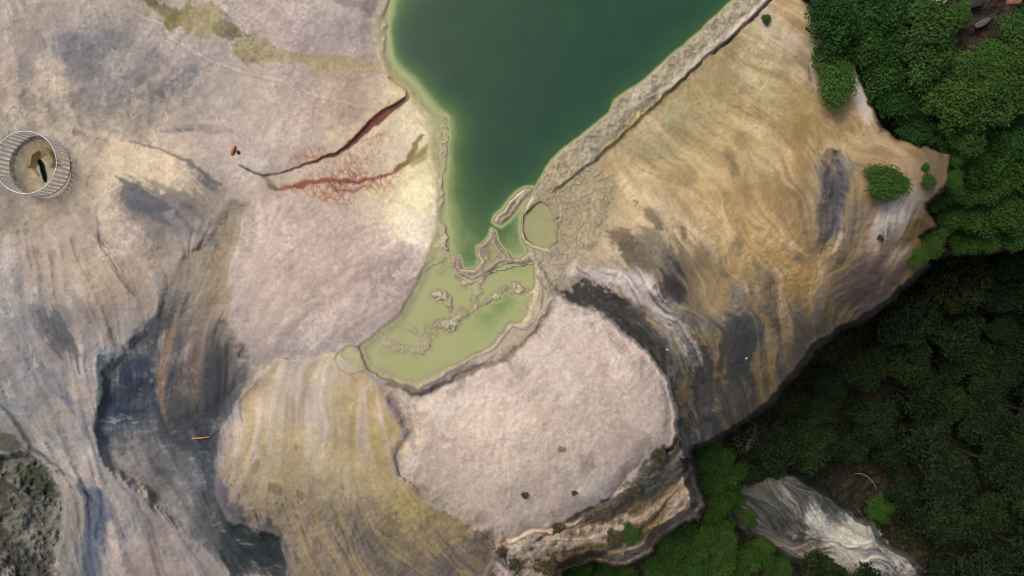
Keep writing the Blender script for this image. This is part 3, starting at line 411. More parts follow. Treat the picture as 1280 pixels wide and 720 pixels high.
for pts, c, o in [([(340, 236, 3), (362, 235, 5), (385, 229, 5), (410, 226, 6), (440, 226, 5), (470, 224, 4), (490, 218, 4), (500, 206, 5)], (122, 66, 54), .8), ([(410, 228, 3), (425, 238, 4), (440, 240, 3), (455, 232, 3)], (126, 70, 56), .7), ([(494, 214, 6), (506, 202, 8), (518, 186, 7), (526, 170, 5)], (118, 96, 56), .8), ([(500, 208, 6), (520, 196, 10), (534, 186, 6)], (128, 112, 64), .7), ([(515, 208, 8), (528, 198, 8)], (158, 144, 90), .6), ([(330, 222, 3), (336, 230, 5), (344, 236, 6)], (104, 92, 62), .7), ([(437, 190, 2), (440, 205, 2), (434, 222, 2)], (140, 96, 70), .6), ([(451, 178, 2), (470, 172, 2), (490, 168, 2)], (150, 120, 92), .6)]:
    stroke(pts, c, o, 4, 2, 4)
stroke([(a, b, w + 2) for a, b, w in CH[7:]], (150, 106, 84), .5, 3, .8, 2)
paint((92, 64, 56), .95 * chm * sst((U - 330) / 60)); paint((128, 70, 60), .85 * sst(line_sd([(430, 183, 2), (450, 165, 5), (466, 151, 7), (484, 138, 6), (500, 127, 3)], .8, 3, 20) / 2 + .5 + .2 * N3))
paint((88, 82, 74), .95 * chm * (1 - sst((U - 330) / 60)))
# tan mound edge and the cracked crust
paint((120, 110, 98), .6 * crk * (1 - sst(e1 / .13)) * sst((N4 + .9) / 1.2)); paint((196, 180, 158), .30 * crk * sst((cid1 - .6) / .2)); paint((136, 124, 108), .3 * crk * sst((.35 - cid1) / .2))
for s in SLITS: stroke(s, (96, 90, 86), .75, 4, 3, 3)
stroke(SLITS[1], (84, 88, 92), .6, 5, 3, 4)
blob(98, 190, 10, 18, 20, (194, 178, 152), .8); blob(102, 210, 9, 14, 0, (192, 176, 154), .6); blob(85, 250, 22, 9, 20, (168, 156, 132), .6)
# ring pit
paint((168, 152, 124), .8 * pm); paint((188, 170, 128), .9 * pm * sst(1.2 - np.hypot((U - 44) / 20, (V - 238) / 11))); paint((166, 160, 138), .7 * pm * sst(1.2 - np.hypot((U - 24) / 10, (V - 208) / 16)))
paint((132, 114, 76), .9 * pm * ridge); paint((184, 158, 112), .7 * pm * sst(1.3 - np.hypot((U - 47) / 9, (V - 203) / 10))); paint((50, 48, 50), sst(pit_sd / 2.5 + .7)); paint((92, 78, 58), .7 * sst(line_sd([(43, 212, 3), (48, 218, 5)], 0, 2, 12) / 3 + .5))
# dark stained channel
for a in [(170, 475, 26, 34, 20, (52, 60, 74), .85), (150, 515, 20, 22, -20, (66, 76, 92), .8), (175, 515, 24, 8, -14, (54, 64, 82), .8), (135, 540, 14, 22, 10, (88, 98, 112), .7), (135, 480, 8, 34, 18, (92, 96, 88), .6), (200, 410, 12, 40, 28, (66, 68, 70), .7), (218, 440, 8, 26, 8, (70, 76, 82), .7), (232, 440, 6, 12, 5, (186, 166, 156), .8), (203, 425, 4, 10, 10, (178, 164, 152), .7), (270, 480, 14, 44, 2, (66, 66, 70), .8), (285, 500, 20, 20, 0, (72, 72, 76), .7), (235, 545, 38, 22, 0, (66, 68, 76), .75), (262, 565, 16, 40, 10, (58, 62, 70), .8), (270, 610, 14, 34, -15, (64, 68, 74), .8), (290, 650, 26, 20, 30, (54, 60, 62), .85), (320, 690, 34, 24, 30, (46, 52, 52), .9), (345, 700, 16, 30, 0, (44, 50, 48), .8), (200, 590, 24, 8, 40, (110, 112, 120), .5), (165, 560, 12, 30, 0, (158, 148, 144), .6), (150, 575, 18, 36, -14, (160, 150, 144), .7), (195, 610, 40, 16, 40, (166, 154, 145), .6), (178, 545, 12, 20, 0, (118, 116, 120), .5), (170, 600, 30, 12, 40, (170, 154, 142), .5)]: blob(*a, .5, .55)
stroke([(222, 400, 5), (214, 425, 8), (204, 450, 14), (199, 475, 15), (202, 500, 12), (205, 520, 8)], (140, 112, 92), .85, 6, 3, 3, 1.2)
stroke([(245, 430, 14), (242, 470, 20), (242, 505, 14)], (120, 104, 94), .6, 14, 3, 3, 3)
paint((176, 164, 148), .55 * sst((N3 - .8) / .6) * sst((sd_chan + 2) / 10) * sst((V - 330) / 20) * sst((520 - V) / 40) * sst((270 - U) / 30))
rip = unit(fbm(U * .55 + 3 * W2x, V * 1.7 + 4 * W2y, 7, 3, 311)); paint((54, 58, 66), .4 * sst((-rip - .5) / .7) * sst((sd_chan - 2) / 10) * sst((V - 470) / 40)); paint((112, 114, 118), .45 * sst((rip - .5) / .7) * sst((sd_chan - 2) / 10) * sst((V - 490) / 40))
paint((196, 192, 186), .75 * sst((rip - 1.45) / .4) * sst((sd_chan - 2) / 10) * sst((V - 510) / 20))  # white glints off the wet channel, painted in as colour
paint((128, 112, 90), .5 * sst((N3 - .4) / .8) * mch * sst((420 - V) / 60))
# lower-left strands
stroke([(101, 607, 10), (118, 622, 20), (124, 645, 26), (116, 680, 30), (108, 722, 30)], (88, 98, 114), .8, 10, 4, 5, 3)
for a in [(95, 585, 14, 22, 30, (200, 186, 174), .6), (60, 560, 40, 7, 45, (190, 176, 160), .5), (80, 640, 14, 50, 0, (158, 148, 130), .6), (225, 690, 30, 14, 0, (158, 152, 148), .5), (170, 690, 40, 26, 20, (190, 170, 154), .4), (15, 590, 14, 24, 20, (150, 146, 136), .5), (30, 620, 30, 40, 0, (70, 70, 58), .6), (45, 600, 24, 14, 30, (58, 60, 44), .7), (36, 590, 8, 10, 0, (78, 84, 46), .7), (20, 660, 26, 20, 0, (120, 116, 104), .6), (60, 670, 16, 30, 0, (112, 108, 94), .5), (10, 555, 30, 9, 15, (78, 74, 60), .8)]: blob(*a, .6, .2)
dk = sst((sd_dark + 2) / 6); paint((124, 120, 108), .6 * dk * sst((N3 - .2) / .8)); paint((62, 62, 52), .6 * dk * sst((-N2 - .2) / .6))
# yellow dome
ym = sst((sd_yel + 1) / 4)
paint((164, 140, 80), .4 * ym * sst((S3 - .1) / 1.2) * sst(1.4 - np.hypot((U - 470) / 50, (V - 520) / 80)))
paint((188, 176, 150), .5 * ym * sst((S2 - .2) / 1.2) * sst((600 - V) / 50)); paint((150, 130, 80), .35 * ym * sst((-S2 - .2) / 1.2))
paint((184, 166, 92), .6 * ym * sst(1.2 - np.hypot((U - 520) / 30, (V - 630) / 30)))
YL = sst((V - 600 + 20 * N1) / 60); FL = S2 + .7 * N4 + .4 * S1
paint((120, 108, 84), .45 * ym * YL * sst((FL - .6) / .7)); paint((86, 80, 66), .65 * ym * YL * sst((N4 + .5 * S1 + .3 * N3 - 1.0) / .6) * sst((V - 630) / 40)); paint((176, 156, 102), .55 * ym * YL * sst((-FL - .4) / .8)); paint((92, 84, 64), .6 * ym * sst((S1 + N3 - 1.7) / .5) * sst((V - 570) / 50))
paint((168, 150, 100), .35 * ym * (1 - YL) * sst((N4 - .3) / .8))
paint((150, 136, 120), .45 * ym * sst(1 - sd_yel / 14) * sst((420 - U) / 60))
for a in [(345, 612, 8, 5, 30, (98, 88, 64), .6), (320, 585, 4, 8, 20, (110, 98, 78), .5), (370, 560, 3, 5, 0, (110, 92, 66), .5)]: blob(*a)
# white dome
wm = sst((sd_whi + 1) / 4)
paint((172, 156, 147), .4 * wm * sst((N4 + .5 * S2 - .4) / .8)); paint((212, 194, 180), .4 * wm * sst((-N4 + .4 * S1 - .3) / .8)); paint((150, 136, 128), .35 * wm * sst((N3 + .5 * S2 - 1.3) / .6)); paint((208, 188, 166), .3 * wm * sst((S2 + .4 * N2 - .2) / 1)); paint((140, 126, 118), .5 * wm * sst((S2 + S1 * .5 + N3 * .4 - 1.0) / .6) * sst((34 - sd_whi) / 24))
paint((162, 146, 138), .5 * wm * (1 - sst(e2 / .06)) * sst((N2 + .3) / .6))
for a in [(500, 520, 10, 30, -28, (132, 120, 112), .7), (512, 545, 5, 9, -30, (112, 100, 94), .7), (500, 580, 12, 12, 0, (160, 144, 134), .5), (528, 615, 10, 14, -35, (118, 106, 98), .6), (710, 628, 16, 9, 0, (146, 134, 128), .7), (735, 577, 10, 10, 40, (140, 128, 122), .7), (707, 590, 16, 10, 10, (158, 146, 140), .6), (742, 610, 16, 14, 0, (166, 156, 152), .6), (702, 563, 6, 4, 0, (110, 98, 90), .7), (655, 655, 10, 8, 0, (166, 150, 140), .6), (650, 470, 26, 5, -42, (150, 136, 128), .6), (670, 490, 20, 4, -40, (156, 142, 132), .5), (600, 480, 24, 10, -10, (172, 156, 148), .5), (560, 590, 20, 14, 20, (176, 160, 150), .5), (600, 650, 14, 12, 40, (130, 118, 108), .6), (612, 668, 14, 12, 40, (96, 90, 82), .7), (550, 630, 14, 6, 35, (120, 108, 98), .6)]: blob(*a, .6, .25)
fc = np.abs(fbm(U + 14 * W2x, V + 14 * W2y, 46, 4, 421, .55)); fc2 = np.abs(fbm(U + 8 * W2x, V + 8 * W2y, 18, 3, 423))
paint((146, 130, 120), .45 * wm * (1 - sst(fc / .035)) * sst((N4 + .6) / .8)); paint((156, 140, 130), .35 * wm * (1 - sst(fc2 / .05)) * sst((N2 - .2) / .6)); paint((124, 110, 101), .25 * wm * sst((N3 + .6 * NF - 2.3) / .5)); paint((178, 164, 152), .4 * wm * sst((N1 + .5 * N2 - .2) / .9)); paint((212, 198, 184), .35 * wm * sst((-N1 + .5 * N4 - .2) / .9)); paint((206, 196, 188), .5 * wm * sst((-N4 + .6 * N2 - .9) / .7))
Z = Z - .012 * wm * (1 - sst(fc / .05))
# dark stain under the rim
stroke([(485, 480, 5), (505, 486, 8), (524, 490, 8), (542, 484, 9), (558, 474, 7), (580, 466, 9), (605, 458, 9), (628, 448, 13), (640, 440, 14), (652, 428, 10), (670, 412, 8), (680, 392, 6), (684, 372, 6)], (112, 100, 92), .8, 5, 3, 5, 1.2)
stroke([(628, 450, 6), (640, 441, 9), (656, 424, 5)], (78, 72, 64), .7, 5, 2, 5); stroke([(505, 487, 4), (524, 491, 5), (545, 483, 4)], (84, 74, 68), .7, 4, 2, 5)
# golden slope
gm = sst((sd_gold + 1) / 4) * (1 - mg * .6)
WV = unit(lic(fbm(U + 12 * W2x, V + 12 * W2y, 6.0, 3, 171, .6), 26)); wz = gm * sst((U - 720 + .5 * (V - 250)) / 80)
paint((120, 100, 70), .36 * wz * sst((WV + .5 * N4 - .6) / .8)); paint((194, 170, 128), .36 * wz * sst((-WV + .4 * N4 - .6) / .8)); paint((84, 74, 60), .5 * wz * sst((WV + .5 * S1 + .4 * N2 - 1.5) / .5) * sst((V - 240) / 80)); paint((206, 190, 166), .45 * wz * sst((-WV + .5 * S1 - .3 * N2 - 1.5) / .5) * sst((V - 240) / 80))
gs = gm * sst((V - 150) / 120)
wg, wt = sst((S3 - .3) / .9), sst((-S3 - .3) / .9)
paint((198, 174, 130), .35 * gm * sst((.6 * S2 + .7 * N4 - .2) / .9) * (1 - gsteep * .6)); paint((148, 118, 76), .35 * gm * sst((-.6 * S2 - .7 * N4 - .3) / .9)); paint((128, 102, 66), .4 * gm * sst((N3 + .5 * S1 - 1.3) / .6) * sst((U - 800) / 80)); paint((204, 182, 144), .3 * gm * sst((-N3 + .4 * S1 - 1.3) / .6))
for a in [(690, 335, 14, 6, 30, (196, 168, 128), .7), (745, 318, 36, 7, 28, (190, 162, 122), .8), (725, 300, 26, 6, 35, (150, 124, 88), .6), (735, 358, 14, 9, 20, (192, 168, 128), .8), (770, 345, 40, 10, 30, (176, 158, 146), .7), (775, 295, 16, 10, 25, (100, 84, 60), .7), (785, 305, 10, 8, 20, (82, 72, 54), .7), (825, 270, 24, 7, 40, (120, 104, 80), .7), (835, 272, 9, 4, 40, (84, 76, 60), .7), (800, 250, 40, 10, 40, (206, 178, 134), .6), (830, 265, 20, 14, 40, (192, 166, 128), .5), (855, 292, 5, 12, -15, (112, 88, 58), .8), (820, 315, 30, 20, 25, (112, 98, 80), .7), (845, 330, 14, 24, -20, (84, 76, 64), .6), (846, 362, 13, 20, -10, (52, 48, 44), .85), (800, 340, 10, 14, -20, (92, 84, 66), .7), (880, 320, 24, 10, 60, (110, 94, 60), .6), (890, 360, 30, 12, 70, (134, 122, 92), .6), (920, 310, 8, 10, 0, (108, 90, 64), .6), (890, 400, 24, 20, 60, (144, 132, 106), .6), (890, 405, 8, 14, -20, (92, 86, 72), .7), (885, 310, 12, 6, 30, (150, 132, 110), .5), (935, 410, 20, 20, 60, (78, 78, 76), .75), (925, 440, 10, 38, 4, (60, 60, 58), .85), (945, 425, 8, 14, 10, (72, 74, 74), .7), (915, 390, 8, 26, 10, (88, 88, 84), .6), (965, 430, 8, 20, -8, (120, 112, 104), .6), (975, 455, 8, 30, 0, (110, 104, 98), .6), (965, 460, 4, 26, 8, (146, 116, 62), .7), (985, 420, 10, 40, -10, (146, 114, 66), .6), (1005, 405, 8, 26, -5, (96, 84, 66), .6), (1000, 430, 10, 22, 8, (70, 66, 60), .7), (1025, 410, 14, 20, 20, (88, 76, 58), .7), (900, 470, 6, 44, 4, (132, 108, 62), .6), (885, 470, 5, 44, -4, (118, 98, 62), .6), (935, 480, 6, 30, 6, (126, 100, 56), .6), (910, 505, 10, 26, 0, (64, 62, 54), .7), (872, 500, 9, 46, -4, (64, 62, 56), .8), (862, 545, 14, 18, 0, (122, 112, 98), .6), (890, 545, 22, 10, -20, (76, 70, 60), .7),
          (1045, 240, 18, 44, 8, (78, 74, 74), .8), (1035, 285, 16, 22, 10, (70, 70, 74), .8), (1050, 210, 9, 26, 0, (112, 100, 88), .6), (1060, 260, 5, 30, 8, (140, 116, 74), .7), (1005, 240, 8, 60, 6, (120, 96, 58), .5), (1000, 180, 10, 40, 0, (134, 106, 60), .5), (1000, 325, 5, 7, 0, (72, 70, 70), .8), (1015, 310, 10, 10, 0, (96, 80, 64), .6), (980, 310, 5, 6, 0, (90, 78, 66), .6), (985, 270, 8, 20, 10, (140, 108, 74), .5), (935, 245, 6, 18, -10, (136, 108, 78), .6), (912, 195, 5, 12, -25, (120, 96, 66), .6), (925, 175, 5, 8, 0, (124, 98, 70), .6), (918, 212, 5, 9, -20, (100, 88, 62), .6), (970, 130, 12, 6, 20, (150, 132, 96), .5), (845, 150, 10, 20, 20, (140, 132, 92), .5), (830, 190, 30, 10, -30, (146, 138, 98), .5), (805, 190, 20, 16, 0, (150, 136, 100), .5),
          (1100, 282, 14, 32, 22, (182, 162, 142), .8), (1120, 262, 26, 12, -30, (176, 158, 140), .8), (1145, 248, 22, 8, -35, (176, 160, 145), .7), (1105, 300, 5, 14, 10, (70, 66, 52), .7), (1100, 297, 4, 4, 0, (60, 64, 40), .8), (1152, 282, 14, 22, 20, (112, 84, 40), .8), (1080, 300, 8, 30, 20, (140, 112, 72), .6), (1090, 350, 26, 20, -30, (84, 66, 62), .7), (1105, 345, 16, 14, -30, (92, 70, 66), .6), (1070, 375, 20, 12, -30, (78, 66, 54), .7), (1125, 335, 18, 8, -30, (92, 76, 62), .6), (1045, 340, 8, 24, 0, (92, 80, 60), .6), (1042, 370, 8, 26, -5, (150, 116, 62), .6), (1055, 400, 14, 8, -20, (74, 66, 54), .7), (1050, 325, 9, 12, 0, (74, 70, 66), .7), (1130, 205, 20, 10, 20, (170, 140, 104), .6), (1150, 192, 26, 8, 10, (136, 108, 70), .6), (1125, 175, 20, 8, 25, (150, 120, 84), .5), (1080, 130, 10, 20, -20, (178, 160, 138), .8), (1074, 120, 6, 20, 0, (168, 152, 134), .7), (1018, 95, 9, 26, -8, (176, 158, 136), .8), (1012, 92, 3, 24, -8, (92, 80, 70), .7), (1028, 103, 9, 9, 0, (128, 100, 84), .6), (1032, 122, 14, 3, 25, (96, 84, 72), .7), (1025, 54, 8, 4, 0, (98, 86, 74), .7), (985, 60, 16, 16, 0, (190, 168, 136), .6), (1000, 56, 30, 10, 10, (190, 170, 140), .5), (980, 66, 3, 6, 10, (150, 126, 92), .6), (960, 30, 12, 16, 0, (184, 164, 136), .6)]: blob(*a, .6, .35)
paint((58, 56, 52), .92 * gm * sst((sd_gul + 3 + 3.5 * N3 + 2.5 * S2) / 7)); paint((96, 90, 82), .5 * gm * sst((sd_gul + 2) / 6) * sst((N3 + S1 - .8) / .8))
ribm = sst((sd_rib + 0 + 3 * N3 + 2 * S2) / 7); paint((192, 174, 160), .92 * gm * ribm); paint((156, 140, 124), .5 * gm * ribm * sst((N3 + .6 * S2 - .3) / .6)); paint((112, 100, 88), .6 * gm * ribm * sst((S1 + N4 - 1.3) / .6))
paint((196, 182, 170), .6 * sst(line_sd([(824, 388, 2), (832, 405, 3), (838, 425, 2), (842, 438, 2)], 1, 2, 12) / 3 + .5))
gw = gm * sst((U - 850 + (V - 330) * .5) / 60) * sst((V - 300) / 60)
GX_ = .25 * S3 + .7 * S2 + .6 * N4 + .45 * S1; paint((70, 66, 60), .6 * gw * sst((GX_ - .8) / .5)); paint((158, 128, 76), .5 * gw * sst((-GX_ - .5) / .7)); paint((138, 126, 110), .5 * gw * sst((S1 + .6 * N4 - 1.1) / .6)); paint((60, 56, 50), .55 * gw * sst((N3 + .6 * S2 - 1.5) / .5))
P_DK2 = [(905, 402), (930, 385), (950, 415), (944, 470), (952, 520), (926, 532), (912, 500), (900, 450)]; P_DK3 = [(872, 470), (884, 440), (896, 470), (903, 520), (915, 540), (886, 552), (868, 556), (872, 520)]; P_DK4 = [(1024, 210), (1046, 196), (1060, 222), (1058, 262), (1048, 300), (1026, 306), (1022, 286), (1034, 250)]
for P_, c_ in ((P_DK2, (66, 64, 60)), (P_DK3, (66, 63, 56)), (P_DK4, (76, 73, 74))): paint(c_, .8 * gm * sst((poly_sd(P_, 5, 8, 40) + 1 + 4 * S2 + 3 * N3 + 2.5 * WV) / 8))
for a in [(845, 358, 14, 22, -12, (50, 46, 42), .85), (1075, 372, 34, 16, -32, (66, 58, 50), .7), (985, 465, 14, 24, 25, (70, 64, 56), .6), (800, 318, 16, 8, 30, (88, 78, 62), .6), (812, 268, 20, 5, 40, (92, 80, 62), .7), (870, 330, 12, 8, 30, (96, 84, 62), .6)]: blob(*a, .8, .6)
for a in [(1010, 440, 26, 40, 20, (96, 80, 60), .5), (1085, 352, 40, 24, -30, (92, 74, 62), .6), (1165, 212, 22, 22, 0, (120, 98, 70), .6), (1150, 300, 12, 26, 10, (110, 86, 52), .6), (940, 505, 30, 24, -30, (92, 78, 58), .5), (1000, 290, 40, 50, 20, (150, 122, 82), .35)]: blob(*a, .8, .7)  # browner along the cliff edge: shade of the steeper rock put into colour
paint((216, 204, 188), .7 * gm * sst((S1 + .6 * WV - 1.1) / .5) * sst(1.2 - np.hypot((U - 1115) / 46, (V - 275) / 34))); paint((92, 82, 70), .7 * gm * sst((-S1 + .6 * WV - 1.1) / .5) * sst(1.2 - np.hypot((U - 1115) / 46, (V - 275) / 34)))
# rim wall
wl_ = sst((sd_wall + 1) / 3)
paint((172, 160, 136), .95 * wl_); paint((146, 140, 110), .5 * wl_ * sst((N2 - .2) / .7)); paint((150, 130, 112), .5 * wl_ * sst((N3 - .5) / .6)); paint((122, 110, 98), .45 * wl_ * sst((-N3 - .4) / .6))
stroke([(1150, -220, 8), (947, 0, 8), (930, 20, 7), (900, 47, 7), (862, 86, 8), (840, 106, 8), (815, 125, 16), (790, 146, 14), (770, 168, 8), (742, 196, 6)], (108, 96, 88), .6, 7, 3, 5)
stroke([(1165, -240, 10), (957, 0, 10), (925, 30, 10), (885, 62, 11), (850, 96, 8), (824, 121, 6)], (206, 188, 168), .9, 5, 3, 2)
stroke([(850, 104, 3), (826, 126, 5), (804, 146, 6), (780, 166, 6), (754, 188, 5)], (186, 160, 96), .75, 4, 3, 5)
# gours
paint((166, 150, 122), .75 * mg); paint((160, 146, 114), .6 * mg * sst((cg - .55) / .2)); paint((176, 160, 132), .4 * mg * sst((.3 - cg) / .2))
gfo = .35 + .65 * sst((740 - U - .3 * (V - 250)) / 70); paint((118, 104, 92), .75 * gfo * mg * (1 - sst(eg / .13)) * sst((N2 + 1.0) / 1)); paint((190, 172, 152), .5 * mg * sst(1 - np.abs(eg - .22) / .1)); paint((122, 108, 96), .4 * mg * grim2)
lr = sst((V - 300) / 40); paint((182, 166, 144), .6 * mg * lr); paint((126, 114, 106), .35 * mg * lr * sst((N3 - .6) / .7))
# pool bed, crusts, rims
paint((186, 176, 134), .95 * wmask); paint((168, 156, 112), .6 * wmask * sst((N2 - .3) / .8))
paint((158, 146, 108), .75 * wmask * sst((130 - V) / 30)); 
paint((188, 176, 146), .8 * halo * wmask); paint((182, 168, 140), .9 * np.clip(crust * 1.4, 0, 1) * wmask); paint((144, 128, 112), .4 * wmask * crust * sst((N3 + .6 * N2 - .5) / .6))
ct = fbm(U + 6 * W2x, V + 6 * W2y, 30, 3, 431) * 5; cf = ct - np.floor(ct); cgr = np.hypot(*np.gradient(ct)) / STEP + 1e-4; cl_ = np.minimum(cf, 1 - cf) / (cgr * 2.2)
ck = np.clip(halo * 1.2 + .5 * lshore * sst((24 - sd_water) / 12), 0, 1) * lower * wmask; paint((132, 118, 102), .55 * ck * (1 - sst(cl_))); paint((202, 192, 166), .6 * ck * (1 - sst(np.abs(cl_ - 1.6) / 1.0)))
both = np.maximum(sd_pen, sd_isle); paint((164, 148, 124), .95 * isl); paint((140, 138, 92), .7 * isl * sst((both - 4) / 4)); paint((128, 110, 98), .8 * sst(1 - np.abs(both - 2.6) / 1.8) * isl); paint((196, 178, 156), .8 * sst(1 - np.abs(both + .4) / 1.6))
paint((134, 118, 104), .6 * isl * sst((N3 - .3) / .6))
paint((160, 152, 104), .95 * mb)
paint((176, 168, 126), .8 * sst(poly_sd([(446, 434), (436, 430), (424, 436), (416, 446), (424, 461), (440, 465), (456, 462), (450, 446)], 2, 2) / 3 + .5)); paint((116, 102, 92), .6 * rims); 
wl2 = sst(line_sd([(1150, -258, 2.4), (914, -1, 2.4), (861, 49, 2), (805, 99, 2.4), (769, 124, 2.4), (760, 141, 2.4), (734, 162, 2.4), (700, 188, 2.6), (682, 208, 2.6), (666, 230, 2.6), (655, 236, 2.4), (645, 242, 2.4), (637, 251, 2.4), (630, 262, 2.4), (621, 269, 2.4), (619, 276, 2.4)], 2, 1.5, 12) / 1.6 + .6)
paint((212, 194, 172), .9 * wl2)
for r in ([(653, 262, 3), (650, 276, 4), (650, 288, 4), (656, 300, 5), (664, 306, 4), (676, 311, 3), (686, 314, 3)], [(668, 246, 4), (658, 256, 4), (653, 264, 4)]): stroke(r, (206, 188, 164), .85, 2.5, 1.5, 2)
paint((140, 128, 116), .75 * sst(line_sd([(672, 270, 3), (682, 273, 4), (692, 275, 4)], 1, 2, 12) / 3 + .5))
paint((232, 222, 198), wline)
stroke([(478, -1, 3), (467, 20, 3), (467, 40, 3), (473, 60, 3), (478, 78, 3), (481, 100, 3), (480, 110, 3)], (192, 172, 148), .7, 3, 2, 2)
# ledge strips
lm = sst((sd_ledge + 1) / 4)
LX = S2 + .6 * N3 + .3 * S1; paint((70, 66, 58), .7 * lm * sst((.7 * S3 + .5 * N3 - .3) / .6) * sst((U - 700) / 60)); paint((126, 102, 66), .5 * lm * sst((-S3 - .3 + .4 * N3) / .6) * sst((U - 680) / 60)); paint((186, 166, 148), .85 * lm * sst((LX - .7) / .3)); paint((66, 60, 52), .75 * lm * sst((-LX - .6) / .4))
for a in [(820, 592, 34, 10, -28, (62, 62, 54), .85), (765, 630, 36, 8, -28, (74, 68, 58), .8), (800, 616, 26, 8, -25, (72, 72, 70), .7), (725, 645, 26, 5, -25, (78, 72, 62), .8), (830, 626, 34, 4, -28, (160, 140, 118), .8), (800, 648, 26, 5, -30, (180, 160, 140), .7), (735, 672, 26, 5, -28, (182, 160, 140), .8), (858, 640, 16, 12, 20, (182, 152, 128), .85), (848, 612, 24, 4, -30, (112, 94, 62), .5), (720, 695, 40, 5, -20, (104, 76, 48), .7), (790, 690, 18, 10, -10, (178, 156, 138), .7), (820, 660, 20, 20, 30, (122, 96, 68), .7)]: blob(*a, .5, .3)
# outcrop strands
om = sst((sd_out + 1) / 4)
paint((64, 68, 66), .7 * om * sst((S2 + .5 * S1 - .1) / .6)); paint((150, 104, 70), .55 * om * sst((S3 + .4 * S1 - .5) / .6) * sst((1040 - U) / 40)); blob(1070, 680, 60, 26, 20, (214, 204, 188), .75, .5, .6); paint((186, 178, 164), .6 * om * sst((-S2 + .5 * S1 - .5) / .6)); paint((44, 46, 45), .6 * om * sst((S1 + .5 * N3 - .9) / .5))
blob(1060, 668, 34, 22, 20, (206, 194, 176), .6)
# general tonal life
sw = .25 + .75 * mch + .45 * sst(sd_yel / 4) + .55 * sst(sd_gold / 4) + .6 * sst(sd_out / 4) + .4 * sst(sd_ledge / 4)
sw = np.clip(sw - .15 * sst(sd_whi / 4), 0, 1) * np.clip(.7 + .5 * N1, .15, 1.4)
N5 = unit(fbm(U + 2 * W2x, V + 2 * W2y, 3.6, 2, 451, .7)); patch = np.clip(.55 + .5 * N4 + .3 * N1, .1, 1.5) * (1 - wmask)
quiet = 1 - .5 * sst(sd_whi / 4)
lum = (1 + (.03 * N2 + .02 * N3) * quiet + .022 * N4 + .03 * N5 * patch * (1 - .5 * sst(sd_whi / 4)) + (.022 * S1 + .035 * S2) * sw + .03 * NF)
col = col * np.clip(lum, .7, 1.3)[..., None]
sm = np.stack([lic(np.ascontiguousarray(col[..., k]), 12) for k in range(3)], -1)
col = mix(col, sm, np.clip(.8 * sw, 0, .7) * (1 - mg) * (1 - wmask) * (1 - netm))
def tint(m, c): return 1 + m[..., None] * (np.asarray(c, np.float32) - 1)
gain = tint(sst((330 - U + .9 * (V < 440) * np.clip(U - 300, 0, 240)) / 40) * (1 - mch) * (sd_yel < 0), (1.01, 1.0, 1.035)) * tint(sst((sd_whi + 3) / 8), (1.22, 1.17, 1.12)) * tint(sst((sd_gold + 3) / 8) * (1 - sst(sd_wall / 4)) * (1 - mg), (1.22, 1.26, 1.42)) * tint(sst((sd_yel + 2) / 6), (1.17, 1.13, 1.48))
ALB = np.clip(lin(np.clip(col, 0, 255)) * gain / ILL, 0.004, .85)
wet = np.clip(.8 * mch * sst((V - 380) / 60) + .5 * isl + .6 * mg * lr, 0, 1)

# ------------------------------------------------------------------ pixels to metres
def world(u, v, z): return (u - CX) / F * (H - z), (CY - v) / F * (H - z)
def zat(u, v):
    i = np.clip(np.round((np.asarray(u) - U0) / STEP).astype(int), 0, nu - 1); j = np.clip(np.round((np.asarray(v) - V0) / STEP).astype(int), 0, nv - 1)
    return Z[j, i]
def ground(X, Y):
    z = 0.0
    for _ in range(25):
        u = CX + X * F / (H - z); v = CY - Y * F / (H - z); z = .5 * z + .5 * float(zat(u, v))
    return z

# ------------------------------------------------------------------ node helpers and materials
def mat(name, rough=.85):
    m = bpy.data.materials.new(name); m.use_nodes = True
    nt = m.node_tree; b = nt.nodes["Principled BSDF"]; b.inputs["Roughness"].default_value = rough
    b.inputs["Specular IOR Level"].default_value = .25
    return m, nt, b
def noise_node(nt, scale, detail=4, rough=.6, coord=None):
    n = nt.nodes.new("ShaderNodeTexNoise"); n.inputs["Scale"].default_value = scale; n.inputs["Detail"].default_value = detail; n.inputs["Roughness"].default_value = rough
    if coord: nt.links.new(coord, n.inputs["Vector"])
    return n
def maprange(nt, src, a, b, c, d):
    n = nt.nodes.new("ShaderNodeMapRange"); nt.links.new(src, n.inputs[0])
    for k, x in enumerate((a, b, c, d)): n.inputs[k + 1].default_value = x
    return n
def mulcol(nt, c, f):
    n = nt.nodes.new("ShaderNodeMix"); n.data_type = 'RGBA'; n.blend_type = 'MULTIPLY'; n.inputs[0].default_value = 1
    nt.links.new(c, n.inputs[6]); nt.links.new(f, n.inputs[7]); return n.outputs[2]
def simple_mat(name, rgb, rough=.7, var=.25, scale=30, bump=0.0):
    m, nt, b = mat(name, rough)
    tc = nt.nodes.new("ShaderNodeTexCoord"); n = noise_node(nt, scale, 4, .6, tc.outputs["Object"])
    r = maprange(nt, n.outputs[0], .3, .7, 1 - var, 1 + var)
    c = nt.nodes.new("ShaderNodeRGB"); c.outputs[0].default_value = (*rgb, 1)
    nt.links.new(mulcol(nt, c.outputs[0], r.outputs[0]), b.inputs["Base Color"])
    if bump:
        bp = nt.nodes.new("ShaderNodeBump"); bp.inputs["Strength"].default_value = bump; bp.inputs["Distance"].default_value = .02
        nt.links.new(n.outputs[0], bp.inputs["Height"]); nt.links.new(bp.outputs[0], b.inputs["Normal"])
    return m
